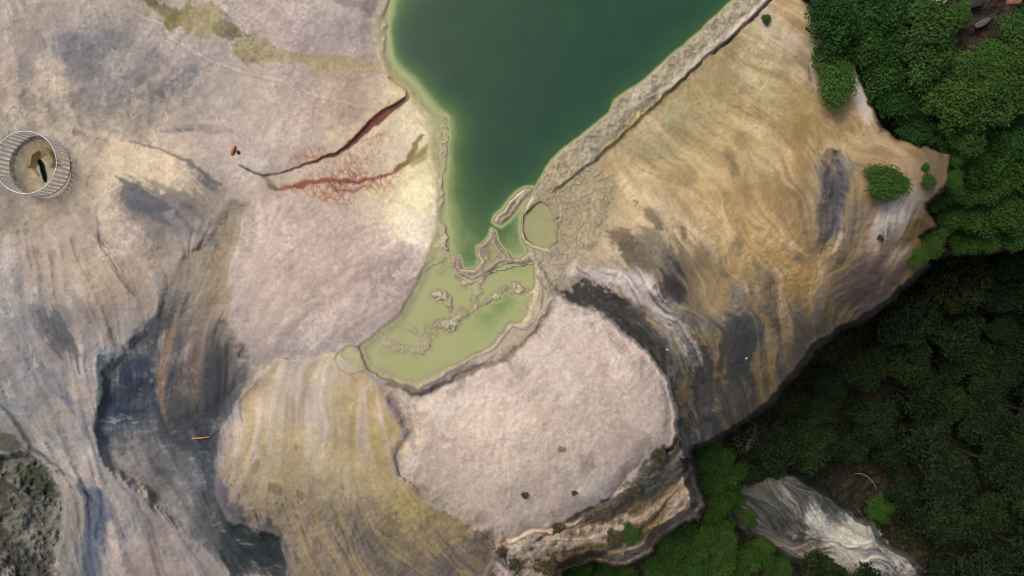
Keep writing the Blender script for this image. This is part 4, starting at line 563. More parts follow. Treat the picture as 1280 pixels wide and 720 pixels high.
def ground_material():
    m, nt, b = mat("mineral_crust", .88)
    a = nt.nodes.new("ShaderNodeAttribute"); a.attribute_name = "mineral"
    w = nt.nodes.new("ShaderNodeAttribute"); w.attribute_name = "wet"
    tc = nt.nodes.new("ShaderNodeTexCoord")
    n1 = noise_node(nt, 22, 5, .7, tc.outputs["Object"]); n2 = noise_node(nt, 4.2, 5, .6, tc.outputs["Object"]); n3 = noise_node(nt, 9, 6, .65, tc.outputs["Object"])
    r1 = maprange(nt, n1.outputs[0], .25, .75, .84, 1.16); r2 = maprange(nt, n2.outputs[0], .3, .7, .93, 1.07)
    c = mulcol(nt, mulcol(nt, a.outputs["Color"], r1.outputs[0]), r2.outputs[0])
    nt.links.new(c, b.inputs["Base Color"])
    rr = maprange(nt, w.outputs["Fac"], 0, 1, .9, .45); nt.links.new(rr.outputs[0], b.inputs["Roughness"])
    bp = nt.nodes.new("ShaderNodeBump"); bp.inputs["Strength"].default_value = .35; bp.inputs["Distance"].default_value = .022
    nt.links.new(n3.outputs[0], bp.inputs["Height"]); nt.links.new(bp.outputs[0], b.inputs["Normal"])
    return m
M_GROUND = ground_material()
def water_material():
    m, nt, b = mat("turbid_water", .08)
    b.inputs["Specular IOR Level"].default_value = .3
    a = nt.nodes.new("ShaderNodeAttribute"); a.attribute_name = "depth"
    tc = nt.nodes.new("ShaderNodeTexCoord")
    n = noise_node(nt, .55, 4, .6, tc.outputs["Object"])
    ad = maprange(nt, n.outputs[0], .3, .7, .88, 1.12)
    mu = nt.nodes.new("ShaderNodeMath"); mu.operation = 'MULTIPLY'; nt.links.new(a.outputs["Fac"], mu.inputs[0]); nt.links.new(ad.outputs[0], mu.inputs[1])
    d3 = nt.nodes.new("ShaderNodeMath"); d3.operation = 'DIVIDE'; nt.links.new(mu.outputs[0], d3.inputs[0]); d3.inputs[1].default_value = 3.0
    cr = nt.nodes.new("ShaderNodeValToRGB"); nt.links.new(d3.outputs[0], cr.inputs[0])
    stops = [(0, (188, 180, 142)), (.08, (182, 178, 132)), (.15, (170, 173, 118)), (.24, (136, 150, 98)), (.36, (82, 106, 64)), (.52, (56, 86, 52)), (.72, (42, 75, 51)), (1, (35, 67, 49))]
    e = cr.color_ramp.elements
    while len(e) < len(stops): e.new(.5)
    for k, (p, c) in enumerate(stops):
        e[k].position = p; q = lin(c) / ILL; e[k].color = (float(q[0]), float(q[1]), float(q[2]), 1)
    nt.links.new(cr.outputs[0], b.inputs["Base Color"])
    ex = nt.nodes.new("ShaderNodeMath"); ex.operation = 'MULTIPLY'; nt.links.new(a.outputs["Fac"], ex.inputs[0]); ex.inputs[1].default_value = -4.0
    ee = nt.nodes.new("ShaderNodeMath"); ee.operation = 'EXPONENT'; nt.links.new(ex.outputs[0], ee.inputs[0])
    om_ = nt.nodes.new("ShaderNodeMath"); om_.operation = 'SUBTRACT'; om_.inputs[0].default_value = 1; nt.links.new(ee.outputs[0], om_.inputs[1])
    nt.links.new(om_.outputs[0], b.inputs["Alpha"])
    n2 = noise_node(nt, 9, 3, .5, tc.outputs["Object"]); bp = nt.nodes.new("ShaderNodeBump"); bp.inputs["Strength"].default_value = .05; bp.inputs["Distance"].default_value = .02
    nt.links.new(n2.outputs[0], bp.inputs["Height"]); nt.links.new(bp.outputs[0], b.inputs["Normal"])
    return m
M_WATER = water_material()

# ------------------------------------------------------------------ the ground sheet, split into named pieces of terrain
ci = np.concatenate([np.arange(0, int((-20 - U0) / STEP), 6), np.arange(int((-20 - U0) / STEP), int((1300 - U0) / STEP), 1), np.arange(int((1300 - U0) / STEP), nu, 6)])
cj = np.concatenate([np.arange(0, int((-20 - V0) / STEP), 6), np.arange(int((-20 - V0) / STEP), int((740 - V0) / STEP), 1), np.arange(int((740 - V0) / STEP), nv, 6)])
far = np.array([60, 140, 300, 600, 1200, 2400, 4800, 9000], np.float32)
uu = np.concatenate([us[ci[0]] - far[::-1], us[ci], us[ci[-1]] + far]); vv = np.concatenate([vs[cj[0]] - far[::-1], vs[cj], vs[cj[-1]] + far])
ii = np.concatenate([np.full(len(far), ci[0]), ci, np.full(len(far), ci[-1])]); jj = np.concatenate([np.full(len(far), cj[0]), cj, np.full(len(far), cj[-1])])
GU, GV = np.meshgrid(uu, vv); GZ = Z[np.ix_(jj, ii)]
pad = 8
ou = np.maximum(np.maximum(us[ci[0]] - GU, GU - us[ci[-1]]), 0); ov = np.maximum(np.maximum(vs[cj[0]] - GV, GV - vs[cj[-1]]), 0); oo = np.minimum(np.hypot(ou, ov), 2600)
GZ = GZ + oo * .004 * np.sin(GU * .004 + GV * .003) - oo * .0015
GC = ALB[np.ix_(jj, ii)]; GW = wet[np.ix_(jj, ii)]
GX = (GU - CX) / F * (H - GZ); GY = (CY - GV) / F * (H - GZ)
nr, nc = GU.shape
vidx = np.arange(nr * nc).reshape(nr, nc)
lab = np.zeros((nr - 1, nc - 1), np.int8)
def cell(a): return a[np.ix_(jj[:-1], ii[:-1])]
names = ["travertine_plateau", "stained_channel", "yellow_travertine_dome", "white_travertine_dome", "golden_travertine_slope", "pool_rim_wall", "rock_ledge", "lichen_rock", "woodland_floor", "valley_floor", "striped_rock_formation", "pool_bed", "rimstone_terrace"]
for k, s in enumerate([None, sd_chan, sd_yel, sd_whi, sd_gold, sd_wall, sd_ledge, sd_dark, sd_wood, sd_val, sd_out, sd_water, np.minimum(sd_gour, np.minimum(-sd_water, -sd_basin))]):
    if s is None: continue
    lab[cell(s) > 0] = k
co = np.stack([GX, GY, GZ], -1).reshape(-1, 3).astype(np.float32)
quads = np.stack([vidx[:-1, :-1], vidx[1:, :-1], vidx[1:, 1:], vidx[:-1, 1:]], -1).reshape(-1, 4)
gx_ = np.stack([np.gradient(GX, axis=1), np.gradient(GY, axis=1), np.gradient(GZ, axis=1)], -1); gy_ = np.stack([np.gradient(GX, axis=0), np.gradient(GY, axis=0), np.gradient(GZ, axis=0)], -1)
nor = np.cross(gy_, gx_); nor /= np.linalg.norm(nor, axis=-1, keepdims=True) + 1e-9; nor = nor.reshape(-1, 3)
def grid_mesh(name, co, quads, attrs, m, normals=None, parent=None):
    used, inv = np.unique(quads, return_inverse=True); q = inv.reshape(-1, 4).astype(np.int32)
    me = bpy.data.meshes.new(name); me.vertices.add(len(used)); me.vertices.foreach_set("co", co[used].ravel())
    me.loops.add(q.size); me.loops.foreach_set("vertex_index", q.ravel()); me.polygons.add(len(q))
    me.polygons.foreach_set("loop_start", np.arange(0, q.size, 4, dtype=np.int32)); me.polygons.foreach_set("use_smooth", np.ones(len(q), bool))
    me.update(calc_edges=True)
    for an_, arr in attrs.items():
        if arr.ndim == 2:
            at = me.attributes.new(an_, 'FLOAT_COLOR', 'POINT'); at.data.foreach_set("color", np.concatenate([arr[used], np.ones((len(used), 1), np.float32)], 1).astype(np.float32).ravel())
        else:
            at = me.attributes.new(an_, 'FLOAT', 'POINT'); at.data.foreach_set("value", arr[used].astype(np.float32).ravel())
    if normals is not None: me.normals_split_custom_set_from_vertices(normals[used].tolist())
    me.materials.append(m)
    o = bpy.data.objects.new(name, me); C.objects.link(o)
    if parent: o.parent = parent
    return o
def structure(o, label=None):
    o["kind"] = "structure"
    if label: o["label"] = label
    return o
LBL = ["broad pinkish grey travertine plateau left of the pool", "steep dark blue and brown stained runoff channel left of the yellow dome", "yellow ochre travertine dome below the shallow pool", "pale pinkish white travertine dome below the pool rim", "golden brown travertine slope falling away right of the pool", "grey rim wall with white lip along the right pool edge", "broken ochre and grey rock ledges under the white dome", "dark lichen covered rock in the lower left corner", "brown ground under the trees at upper right", "dark floor of the deep wooded valley at lower right", "striped grey rock formation rising from the valley at lower right", "pale mineral bed of the pools", "terrace of small curled rimstone basins right of the pools"]
for k, nm in enumerate(names):
    q = quads[lab.ravel() == k]
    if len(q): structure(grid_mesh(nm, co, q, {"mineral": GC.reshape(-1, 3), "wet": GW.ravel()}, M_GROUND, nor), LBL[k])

# ------------------------------------------------------------------ water sheets
def water_sheet(name, level, mask, label, deep=None):
    s = 2
    Uc, Vc = U[::s, ::s], V[::s, ::s]; zc = Z[::s, ::s]; mk = mask[::s, ::s]
    d = np.clip(level - zc, 0, 4) if deep is None else deep[::s, ::s]
    X = (Uc - CX) / F * (H - level); Y = (CY - Vc) / F * (H - level)
    cow = np.stack([X, Y, np.full(X.shape, level)], -1).reshape(-1, 3).astype(np.float32)
    n_r, n_c = Uc.shape; idx = np.arange(n_r * n_c).reshape(n_r, n_c)
    keep = mk[:-1, :-1] | mk[1:, 1:] | mk[1:, :-1] | mk[:-1, 1:]
    q = np.stack([idx[:-1, :-1], idx[1:, :-1], idx[1:, 1:], idx[:-1, 1:]], -1)[keep]
    return structure(grid_mesh(name, cow, q, {"depth": d.ravel()}, M_WATER), label)
notb = sd_basin < -2
up = (sd_water > -4) & (sd_lower < 2) & notb & (Z < -.03)
water_sheet("deep_pool", -.06, up, "dark green mineral pool at the top of the picture")
lo = (sd_water > -1) & (sd_lower >= 0) & notb & (Z < -.1)
water_sheet("shallow_pool", -.14, lo, "shallow pale green terrace pool with crusts below the deep pool")
water_sheet("small_basin", -.10, (sd_basin > -2) & (Z < -.08), "small olive basin behind a white curved rim right of the pool")
water_sheet("spring_water", -.36, (pit_sd > -6), "dark water in the spring hole inside the ring fence", np.full(U.shape, 3.0, np.float32))

# ------------------------------------------------------------------ things: helpers
def thing(name, label, cat, loc=(0, 0, 0), rz=0, group=None, scale=None):
    o = bpy.data.objects.new(name, None); C.objects.link(o); o.location = loc; o.rotation_euler = (0, 0, rz); o.empty_display_size = .2
    if scale: o.scale = scale
    o["label"] = label; o["category"] = cat
    if group: o["group"] = group
    return o
def part(name, me, parent):
    o = bpy.data.objects.new(name, me); C.objects.link(o); o.parent = parent; return o
def mesh_np(name, co, faces, m, attr=None, smooth=False):
    """faces: int array n x k"""
    me = bpy.data.meshes.new(name); co = np.asarray(co, np.float32); f = np.asarray(faces, np.int32)
    me.vertices.add(len(co)); me.vertices.foreach_set("co", co.ravel()); me.loops.add(f.size); me.loops.foreach_set("vertex_index", f.ravel())
    me.polygons.add(len(f)); me.polygons.foreach_set("loop_start", np.arange(0, f.size, f.shape[1], dtype=np.int32))
    me.polygons.foreach_set("use_smooth", np.full(len(f), smooth)); me.update(calc_edges=True)
    if attr is not None:
        at = me.attributes.new("leaf", 'FLOAT', 'POINT'); at.data.foreach_set("value", attr.astype(np.float32))
    me.materials.append(m); return me
def tube(paths, seg=6):
    """paths: lists of (x, y, z, r); returns verts and quads, ends closed by a near-zero ring"""
    vsx, fs = [], []
    for P in paths:
        P = [tuple(P[0][:3]) + (P[0][3] * .05,)] + list(P) + [tuple(P[-1][:3]) + (P[-1][3] * .05,)]
        base_i = len(vsx); n = len(P)
        for k in range(n):
            a = np.array(P[max(k - 1, 0)][:3], float); b = np.array(P[min(k + 1, n - 1)][:3], float); d = b - a
            if np.linalg.norm(d) < 1e-6: d = np.array([0, 0, 1.])
            d /= np.linalg.norm(d) + 1e-9
            up = np.array([0, 0, 1.]) if abs(d[2]) < .9 else np.array([1., 0, 0]); s = np.cross(d, up); s /= np.linalg.norm(s); t = np.cross(s, d)
            for q in range(seg):
                w = 2 * math.pi * q / seg; vsx.append(np.array(P[k][:3]) + P[k][3] * (math.cos(w) * s + math.sin(w) * t))
        for k in range(n - 1):
            for q in range(seg):
                fs.append((base_i + k * seg + q, base_i + k * seg + (q + 1) % seg, base_i + (k + 1) * seg + (q + 1) % seg, base_i + (k + 1) * seg + q))
    return np.array(vsx), np.array(fs)
def foliage(name, dark, light, vary=.25):
    m, nt, b = mat(name, .65); b.inputs["Specular IOR Level"].default_value = .15
    a = nt.nodes.new("ShaderNodeAttribute"); a.attribute_name = "leaf"; oi = nt.nodes.new("ShaderNodeObjectInfo")
    cr = nt.nodes.new("ShaderNodeMix"); cr.data_type = 'RGBA'; nt.links.new(a.outputs["Fac"], cr.inputs[0]); cr.inputs[6].default_value = (*dark, 1); cr.inputs[7].default_value = (*light, 1)
    tr = nt.nodes.new("ShaderNodeValToRGB"); nt.links.new(oi.outputs["Random"], tr.inputs[0]); e = tr.color_ramp.elements
    for k in range(3): e.new(.5)
    for k, c in enumerate([(.8, .95, .9), (1.25, 1.08, .8), (1, 1, 1), (.72, .78, .8), (1.1, 1.2, 1.0)]): e[k].position = k * .25; e[k].color = (*[1 + (q - 1) * vary * 2.5 for q in c], 1)
    nt.links.new(mulcol(nt, cr.outputs[2], tr.outputs[0]), b.inputs["Base Color"])
    return m
M_BARK = simple_mat("bark", (.09, .07, .055), .9, .35, 6, .6)
M_TWIG = simple_mat("grey_twigs", (.22, .2, .18), .9, .3, 6)
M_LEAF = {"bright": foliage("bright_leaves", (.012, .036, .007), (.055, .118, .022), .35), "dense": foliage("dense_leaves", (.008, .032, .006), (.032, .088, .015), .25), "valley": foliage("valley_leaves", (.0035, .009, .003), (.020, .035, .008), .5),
          "slope": foliage("slope_leaves", (.016, .048, .008), (.05, .11, .016), .2), "bush": foliage("bush_leaves", (.022, .065, .010), (.06, .13, .022), .1), "dry": foliage("dry_tuft_leaves", (.03, .03, .02), (.09, .085, .05), .3)}
def leaf_cloud(rs, pos, nor_, size, tone):
    n = len(pos); t = rs.randn(n, 3); t -= nor_ * (t * nor_).sum(1, keepdims=True); t /= np.linalg.norm(t, axis=1, keepdims=True) + 1e-9; b = np.cross(nor_, t)
    s = (size * (.6 + .8 * rs.rand(n)))[:, None]
    c = np.stack([pos + t * s, pos + b * s * .5 + nor_ * s * .08, pos - t * s, pos - b * s * .5 + nor_ * s * .08], 1).reshape(-1, 3)
    return c, np.arange(4 * n).reshape(n, 4), np.repeat(tone, 4)
def crown_mesh(seed, kind, n_leaf=4200, n_cl=30, leaf=.07, flat=.62, gap=.0):
    rs = np.random.RandomState(seed); cl = []
    k = 0
    while len(cl) < n_cl and k < 900:
        k += 1; a = rs.rand() * 6.283; r = math.sqrt(rs.rand()) * (.82 + .16 * math.sin(3 * a + seed) + .1 * math.sin(5 * a + 2 * seed))
        p = np.array([r * math.cos(a), r * math.sin(a), flat * math.sqrt(max(0, 1 - min(r, 1) ** 2)) * (.55 + .45 * rs.rand()) - .15 * rs.rand()])
        if all(np.linalg.norm(p - q) > .16 + gap for q, _, _ in cl): cl.append((p, .20 + .16 * rs.rand(), rs.rand()))
    w = np.array([c[1] ** 2 for c in cl]); w /= w.sum(); idx = rs.choice(len(cl), n_leaf, p=w)
    d = rs.randn(n_leaf, 3); d[:, 2] = np.abs(d[:, 2]) * 1.1 - .35; d /= np.linalg.norm(d, axis=1, keepdims=True)
    P = np.array([c[0] for c in cl])[idx]; R = np.array([c[1] for c in cl])[idx]; T = np.array([c[2] for c in cl])[idx]
    pos = P + d * (R * (.35 + .95 * rs.rand(n_leaf)))[:, None] * np.array([1, 1, .8])
    nn = d * .6 + np.array([0, 0, .7]) + .45 * rs.randn(n_leaf, 3); nn /= np.linalg.norm(nn, axis=1, keepdims=True)
    tone = np.clip(.15 + .5 * T + .35 * rs.rand(n_leaf), 0, 1)
    co_, f, t = leaf_cloud(rs, pos, nn, np.full(n_leaf, leaf), tone)
    return mesh_np("crown", co_, f, M_LEAF[kind], t), [c[0] for c in cl]
TRUNK_H = 1.25
def trunk_mesh(seed, ends, h, r0=.075):
    rs = random.Random(seed); P = [[(0, 0, -.6, r0 * 1.3), (0, 0, 0, r0 * 1.15), (rs.uniform(-.05, .05), rs.uniform(-.05, .05), h * .5, r0 * .85), (0, 0, h * .85, r0 * .7)]]
    for e in rs.sample(ends, min(7, len(ends))):
        P.append([(0, 0, h * .7, r0 * .6), (e[0] * .45, e[1] * .45, h * .8 + e[2] * .4, r0 * .4), (e[0] * .95, e[1] * .95, h + e[2] * .9, r0 * .15)])
    v, f = tube(P, 6); return mesh_np("trunk", v, f, M_BARK, None, True)
PROTO = {}
def protos(kind, n, h, **kw):
    PROTO[kind] = []
    for k in range(n):
        cm, ends = crown_mesh(hash_seed(kind) + k * 13, kind, **kw); PROTO[kind].append((cm, trunk_mesh(k + 3, ends, h), h))
def hash_seed(s): return sum(ord(c) * (i + 3) for i, c in enumerate(s)) % 9973
protos("bright", 5, 1.5, n_leaf=5200, n_cl=38, leaf=.062, flat=.7, gap=.03)
protos("dense", 4, .9, n_leaf=5200, n_cl=40, leaf=.058, flat=.5)
protos("valley", 6, 1.6, n_leaf=4200, n_cl=34, leaf=.072, flat=.75, gap=.04)
protos("slope", 4, .7, n_leaf=5200, n_cl=40, leaf=.056, flat=.5)
protos("bush", 3, .45, n_leaf=7000, n_cl=60, leaf=.055, flat=.5)
protos("dry", 3, .35, n_leaf=1100, n_cl=16, leaf=.10, flat=.5, gap=.05)
def plant(name, kind, u, v, r, label, cat, group=None, rx=1.0, ry=1.0, rot=None, rnd=random.Random(4)):
    cm, tm, h = PROTO[kind][rnd.randrange(len(PROTO[kind]))]
    z = float(zat(u, v)); R = r * (H - z) / F
    for _ in range(12):
        zc = z + (h + .35) * R; R = r * (H - zc) / F; X, Y = world(u, v, zc); z = .5 * z + .5 * ground(X, Y)
    o = thing(name, label, cat, (X, Y, z), rnd.uniform(0, 6.28) if rot is None else rot, group, (R * rx, R * ry, R))
    c = part("crown", cm, o); c.location = (0, 0, h); part("trunk", tm, o)
    return o
# ------------------------------------------------------------------ trees and shrubs
G_UP = "green trees at the upper right of the rock"
UP = [(1046, 24, 34, "dense", "dense dark green shrub at the top edge beside the golden slope corner"), (1084, 12, 34, "dense", "dense green shrub at the top edge right of the corner shrub"), (1122, 12, 34, "dense", "dense dark shrub at the top edge left of the paler feathery trees"),
 (1078, 52, 32, "dense", "dense shrub just above the long oval bush on bare rock"), (1114, 52, 32, "dense", "dark shrub in the middle of the upper dense thicket"), (1104, 88, 32, "dense", "dark shrub bordering the pale rock strip beside the long oval bush"), (1136, 84, 26, "dense", "dark shrub beside the black gap of the upper thicket"), (1120, 122, 28, "dense", "dense shrub overhanging the bare rock below the pale strip"), (1146, 128, 28, "dense", "dense shrub between the pale strip and the big feathery trees"), (1148, 158, 25, "dense", "low dense shrub along the rock edge above the round bush"), (1176, 164, 26, "dense", "dense shrub at the tip of bare brown rock above the dark ravine"), 
 (1160, 32, 36, "bright", "yellow green feathery tree beside the dark shrubs at the top"), (1162, 72, 32, "bright", "feathery tree left of the brown gap in the canopy"), (1200, 17, 15, "bright", "small bright tree just above the brown gap in the canopy"), (1198, 92, 32, "bright", "bright feathery tree directly below the brown gap in the canopy"), (1243, 76, 25, "bright", "bright tree right of the brown gap in the canopy"), (1272, 44, 26, "bright", "pale leafed tree near the upper right corner"), (1290, 22, 18, "bright", "tree cut by the right edge at the upper right corner"), (1276, 78, 30, "bright", "bright tree on the right edge below the corner tree"), (1172, 112, 26, "bright", "dull green tree below the black gap of the thicket"), (1198, 126, 34, "bright", "broad feathery tree above the dark ravine in the woods"), (1232, 128, 34, "bright", "large bright tree left of the small black hole in the canopy"), (1254, 108, 28, "bright", "bright tree right of the small black hole in the canopy"), (1278, 118, 26, "bright", "tree on the right edge level with the black hole in the canopy"),
 (1208, 166, 28, "bright", "tree overhanging the dark ravine beside the bare rock tip"), (1246, 190, 30, "dense", "darker tree below the large bright canopy near the right edge"), (1276, 168, 28, "dense", "dark tree on the right edge below the bright canopy"), (1214, 200, 26, "slope", "green tree right of the bare brown rock tip"), (1240, 224, 30, "slope", "green tree in the middle of the strip above the valley shadow"), (1274, 214, 30, "slope", "green tree on the right edge above the valley shadow"), (1206, 236, 22, "slope", "dark tree beside the lower edge of the bare rock tip"), (1196, 266, 24, "slope", "dark tree below the pale striated rock corner"), (1224, 266, 28, "slope", "bright tree just above the valley shadow line"), (1260, 262, 30, "slope", "broad tree above the valley shadow line near the right edge"), (1288, 270, 24, "slope", "tree at the right edge on the valley shadow line"), (1234, 296, 22, "slope", "tree on the lower rim where the lit wood drops into shade"), (1202, 296, 20, "slope", "tree left of the rim tree where the lit wood drops into shade"), (1166, 304, 19, "slope", "small dark tree clinging below the yellow brown rock corner"), (1266, 294, 20, "slope", "small tree at the right end of the lit rim")]
UP += [(1196, 196, 13, "slope", "small shrub at the very tip of the bare brown rock"), (1190, 226, 13, "slope", "small dark shrub below the tip of the bare brown rock"), (1172, 252, 12, "slope", "small shrub above the yellow brown rock corner"), (1180, 282, 14, "slope", "dark shrub right of the yellow brown rock corner"), (1150, 322, 12, "slope", "lowest small shrub on the lit edge above the valley shade")]
for u, v, r, k, l in UP: plant("shrub" if k == "dense" else "tree", k, u, v, r, l, "shrub" if k == "dense" else "tree", G_UP)
G_LO = "green shrubs at the foot of the cliff"
LO = [(892, 572, 25, "bright green shrub at the foot of the stained golden cliff"), (886, 600, 23, "green shrub beside the ochre ledge below the cliff foot shrub"), (908, 592, 22, "green shrub between the ledge shrubs and the grey twig shrub"), (893, 632, 25, "green shrub touching the pale pink rock patch"), (914, 622, 17, "small green shrub above the narrow gully beside the striped rock"), (842, 682, 24, "dark green shrub below the pale pink rock patch"), (872, 680, 27, "broad green shrub in the middle of the bottom thicket"), (902, 678, 25, "green shrub between the bottom thicket and the narrow gully"), (858, 708, 26, "green shrub at the bottom edge under the broad thicket shrub"), (892, 710, 26, "green shrub at the bottom edge near the narrow gully"), (926, 706, 26, "dark green shrub at the bottom edge left of the striped rock"), (824, 708, 20, "green shrub at the bottom edge with bare rock on its left"), (748, 712, 20, "bright green shrub at the bottom edge under the ochre ledges"), (722, 714, 16, "low green shrub at the bottom edge beside the dark dry one"), (778, 717, 18, "green shrub cut by the bottom edge below the grey rubble"), (790, 668, 13, "small green shrub on the ledges beside a dark dry one"), (936, 647, 12, "small round shrub sitting inside the narrow gully"), (952, 690, 20, "dark shrub under the left flank of the striped rock"), (975, 714, 20, "dark shrub at the bottom edge under the striped rock"), (1104, 637, 20, "bright shrub at the right shoulder of the striped rock"), (948, 584, 18, "dark green shrub above the head of the striped rock")]
for u, v, r, l in LO: plant("shrub", "slope", u, v, r, l, "shrub", G_LO)
plant("bush", "bush", 1113, 229, 25, "round green bush alone on bare rock", "bush", None, 1.06, .95, 0)
plant("bush", "bush", 1047, 95, 27, "long oval dark green bush on bare rock beside the thicket", "bush", None, .86, 1.55, rad(8))
plant("bush", "bush", 1162, 226, 9, "small low green plant right of the round bush", "plant"); plant("bush", "bush", 1158, 208, 5, "tiny green plant above the small low one on brown rock", "plant"); plant("bush", "bush", 958, 23, 6, "tiny green plant at the outer foot of the pool wall", "plant")
G_DRY = "dark dry tufts on the pale rock"
DRY = [(826, 572, 13, 1.2, .75, "largest dark dry tuft at the right edge of the white dome"), (656, 619, 4.5, 1, 1, "small dark tuft alone low on the white dome"), (718, 617, 3.5, 1, 1, "tiny dark tuft right of the lone one on the white dome"), (699, 664, 9, 1.2, .9, "dark tuft on the lower rim of the white dome above the ledges"), (797, 614, 8, 1.1, .9, "dark tuft in the notch between white dome and ledges"), (626, 690, 7, 1, 1, "dark tuft at the lowest point between yellow and white domes"), (643, 705, 8, 1, 1, "dark tuft just below the lowest point of the white dome"), (768, 672, 11, 1, .9, "dark brown dry shrub beside the small green one on the ledges"), (684, 710, 12, 1, 1, "dark dry shrub at the bottom edge left of the green ones"), (798, 693, 9, 1, 1, "dark dry shrub beside grey rubble near the bottom"), (1101, 297, 4, 1, 1, "tiny dark tuft on the pale striated rock at the right")]
for u, v, r, a, b, l in DRY: plant("dry_tuft", "dry", u, v, r, l, "dry shrub", G_DRY, a, b)
# bare grey twig shrub by the cliff foot
def twig_mesh(seed, n):
    rs = random.Random(seed); P = []
    for k in range(n):
        a = rs.uniform(0, 6.28); L = rs.uniform(.5, 1.0); e = rs.uniform(.2, .9); p = np.array([0., 0, .05]); d = np.array([math.cos(a), math.sin(a), e]); pts = []
        for q in range(4):
            pts.append((*p, .018 * (1 - q / 4.5))); d = d + np.array([rs.uniform(-.4, .4), rs.uniform(-.4, .4), rs.uniform(-.25, .1)]); p = p + d / np.linalg.norm(d) * L * .33
            if q > 0:
                s = d + np.array([rs.uniform(-1, 1), rs.uniform(-1, 1), rs.uniform(-.3, .5)]); s /= np.linalg.norm(s); P.append([(*p, .010), (*(p + s * .14), .008), (*(p + s * .3 + np.array([0, 0, .04])), .004)])
        P.append(pts)
    v, f = tube(P, 4); return mesh_np("twigs", v, f, M_TWIG, None, True)
for u, v, r, sd_, l in [(934, 556, 27, 3, "bare grey twig shrub at the foot of the cliff above the striped rock"), (958, 566, 18, 8, "small bare grey twig shrub right of the larger bare one")]:
    z = float(zat(u, v)); X, Y = world(u, v, z + .5); R = r * (H - z) / F
    o = thing("bare_shrub", l, "bare shrub", (X, Y, ground(X, Y)), 0, "bare twig shrubs at the cliff foot", (R, R, R)); part("twigs", twig_mesh(sd_, 60), o)
# dark trees filling the valley
rv = random.Random(21); pts = [(1085, 600, 30), (1020, 640, 52), (1075, 680, 46), (1125, 705, 40), (975, 615, 40), (975, 520, 20), (1000, 500, 10)]; nval = 0
sdv = poly_sd(P_VALLEY, 0, 0, 60); VAL = []
for k in range(6000):
    u, v = rv.uniform(930, 1302), rv.uniform(300, 738); r = rv.uniform(20, 40)
    i = int((u - U0) / STEP); j = int((v - V0) / STEP)
    if sdv[j, i] < r * .75 or v < 505 - (u - 930) * .55 + 0 or (u < 1000 and v > 600): continue
    if any(math.hypot(u - a, v - b) < .74 * (r + c) for a, b, c in pts): continue
    pts.append((u, v, r)); VAL.append((u, v, r))
ROWS = [(372, "just below the lit wood"), (425, "level with the golden cliff corner"), (480, "level with the golden cliff foot"), (535, "level with the bare twig shrubs"), (590, "level with the bent branch"), (650, "level with the striped rock"), (800, "along the bottom edge")]
ORD = ["first", "second", "third", "fourth", "fifth", "sixth", "seventh", "eighth", "ninth", "tenth", "eleventh", "twelfth"]
rows = {}
for t in VAL: rows.setdefault(next(k for k, q in enumerate(ROWS) if t[1] < q[0]), []).append(t)
for k in sorted(rows):
    for n, (u, v, r) in enumerate(sorted(rows[k], reverse=True)):
        sz = "large" if r > 33 else "small" if r < 25 else "middling"
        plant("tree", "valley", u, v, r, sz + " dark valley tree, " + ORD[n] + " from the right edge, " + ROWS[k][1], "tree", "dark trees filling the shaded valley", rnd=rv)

# low ground cover between the trees
def cover(name, mask, n, kind, label, size, seed):
    rs = np.random.RandomState(seed); js, is_ = np.where(mask); k = rs.choice(len(js), n)
    z = Z[js[k], is_[k]]; u = us[is_[k]]; v = vs[js[k]]; pos = np.stack([(u - CX) / F * (H - z), (CY - v) / F * (H - z), z + .03 + .25 * rs.rand(n) ** 2], 1)
    tn = vnoise(u / 22, v / 22, 77) * .7 + .3 * rs.rand(n)
    nn = np.array([0, 0, 1.]) + .5 * rs.randn(n, 3); nn /= np.linalg.norm(nn, axis=1, keepdims=True)
    c, f, t = leaf_cloud(rs, pos, nn, np.full(n, size), tn); o = bpy.data.objects.new(name, mesh_np(name, c, f, M_LEAF[kind], t)); C.objects.link(o)
    o["kind"] = "stuff"; o["label"] = label; o["category"] = "ground cover"
inb = (U < 1340) & (V < 780) & (V > -40)
cover("undergrowth", (sd_wood > 3) & inb & (np.hypot(U - 1215, (V - 40) * 1.2) > 34) & (np.hypot(U - 1225, V - 5) > 40), 12000, "dense", "low green undergrowth between the upper trees", .11, 1)
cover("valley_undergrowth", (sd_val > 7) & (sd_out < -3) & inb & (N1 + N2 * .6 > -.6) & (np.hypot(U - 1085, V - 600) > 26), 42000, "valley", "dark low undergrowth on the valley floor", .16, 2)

# ------------------------------------------------------------------ ring fence round the spring
M_WHITE = simple_mat("white_paint", (.88, .86, .83), .5, .10, 20); M_RUST = simple_mat("dark_rusty_metal", (.12, .085, .065), .8, .4, 12)
fx_, fy_ = world(51, 208, 0); gz = 0.0
fence = thing("ring_fence", "round white slatted railing guarding the spring hole on the left edge", "fence", (fx_, fy_, gz))
RF = 1.53; FH = 1.12
def ring_mesh(name, R, r, z, m, seg=96):
    v, f = [], []
    for k in range(seg):
        a = 2 * math.pi * k / seg
        for q in range(6):
            b = 2 * math.pi * q / 6; v.append(((R + r * math.cos(b)) * math.cos(a), (R + r * math.cos(b)) * math.sin(a), z + r * math.sin(b)))
            f.append((k * 6 + q, ((k + 1) % seg) * 6 + q, ((k + 1) % seg) * 6 + (q + 1) % 6, k * 6 + (q + 1) % 6))
    return mesh_np(name, v, f, m, None, True)
part("base_rail", ring_mesh("base_rail", RF, .026, .05, M_RUST), fence); part("top_rail", ring_mesh("top_rail", RF, .018, FH, M_WHITE), fence)
w, t_, b0, b1 = .055, .016, .03, FH - .01
sv = [(x, y, z) for z in (b0, .35, .75, b1) for x, y in ((-t_, -w), (t_, -w), (t_, w), (-t_, w))]
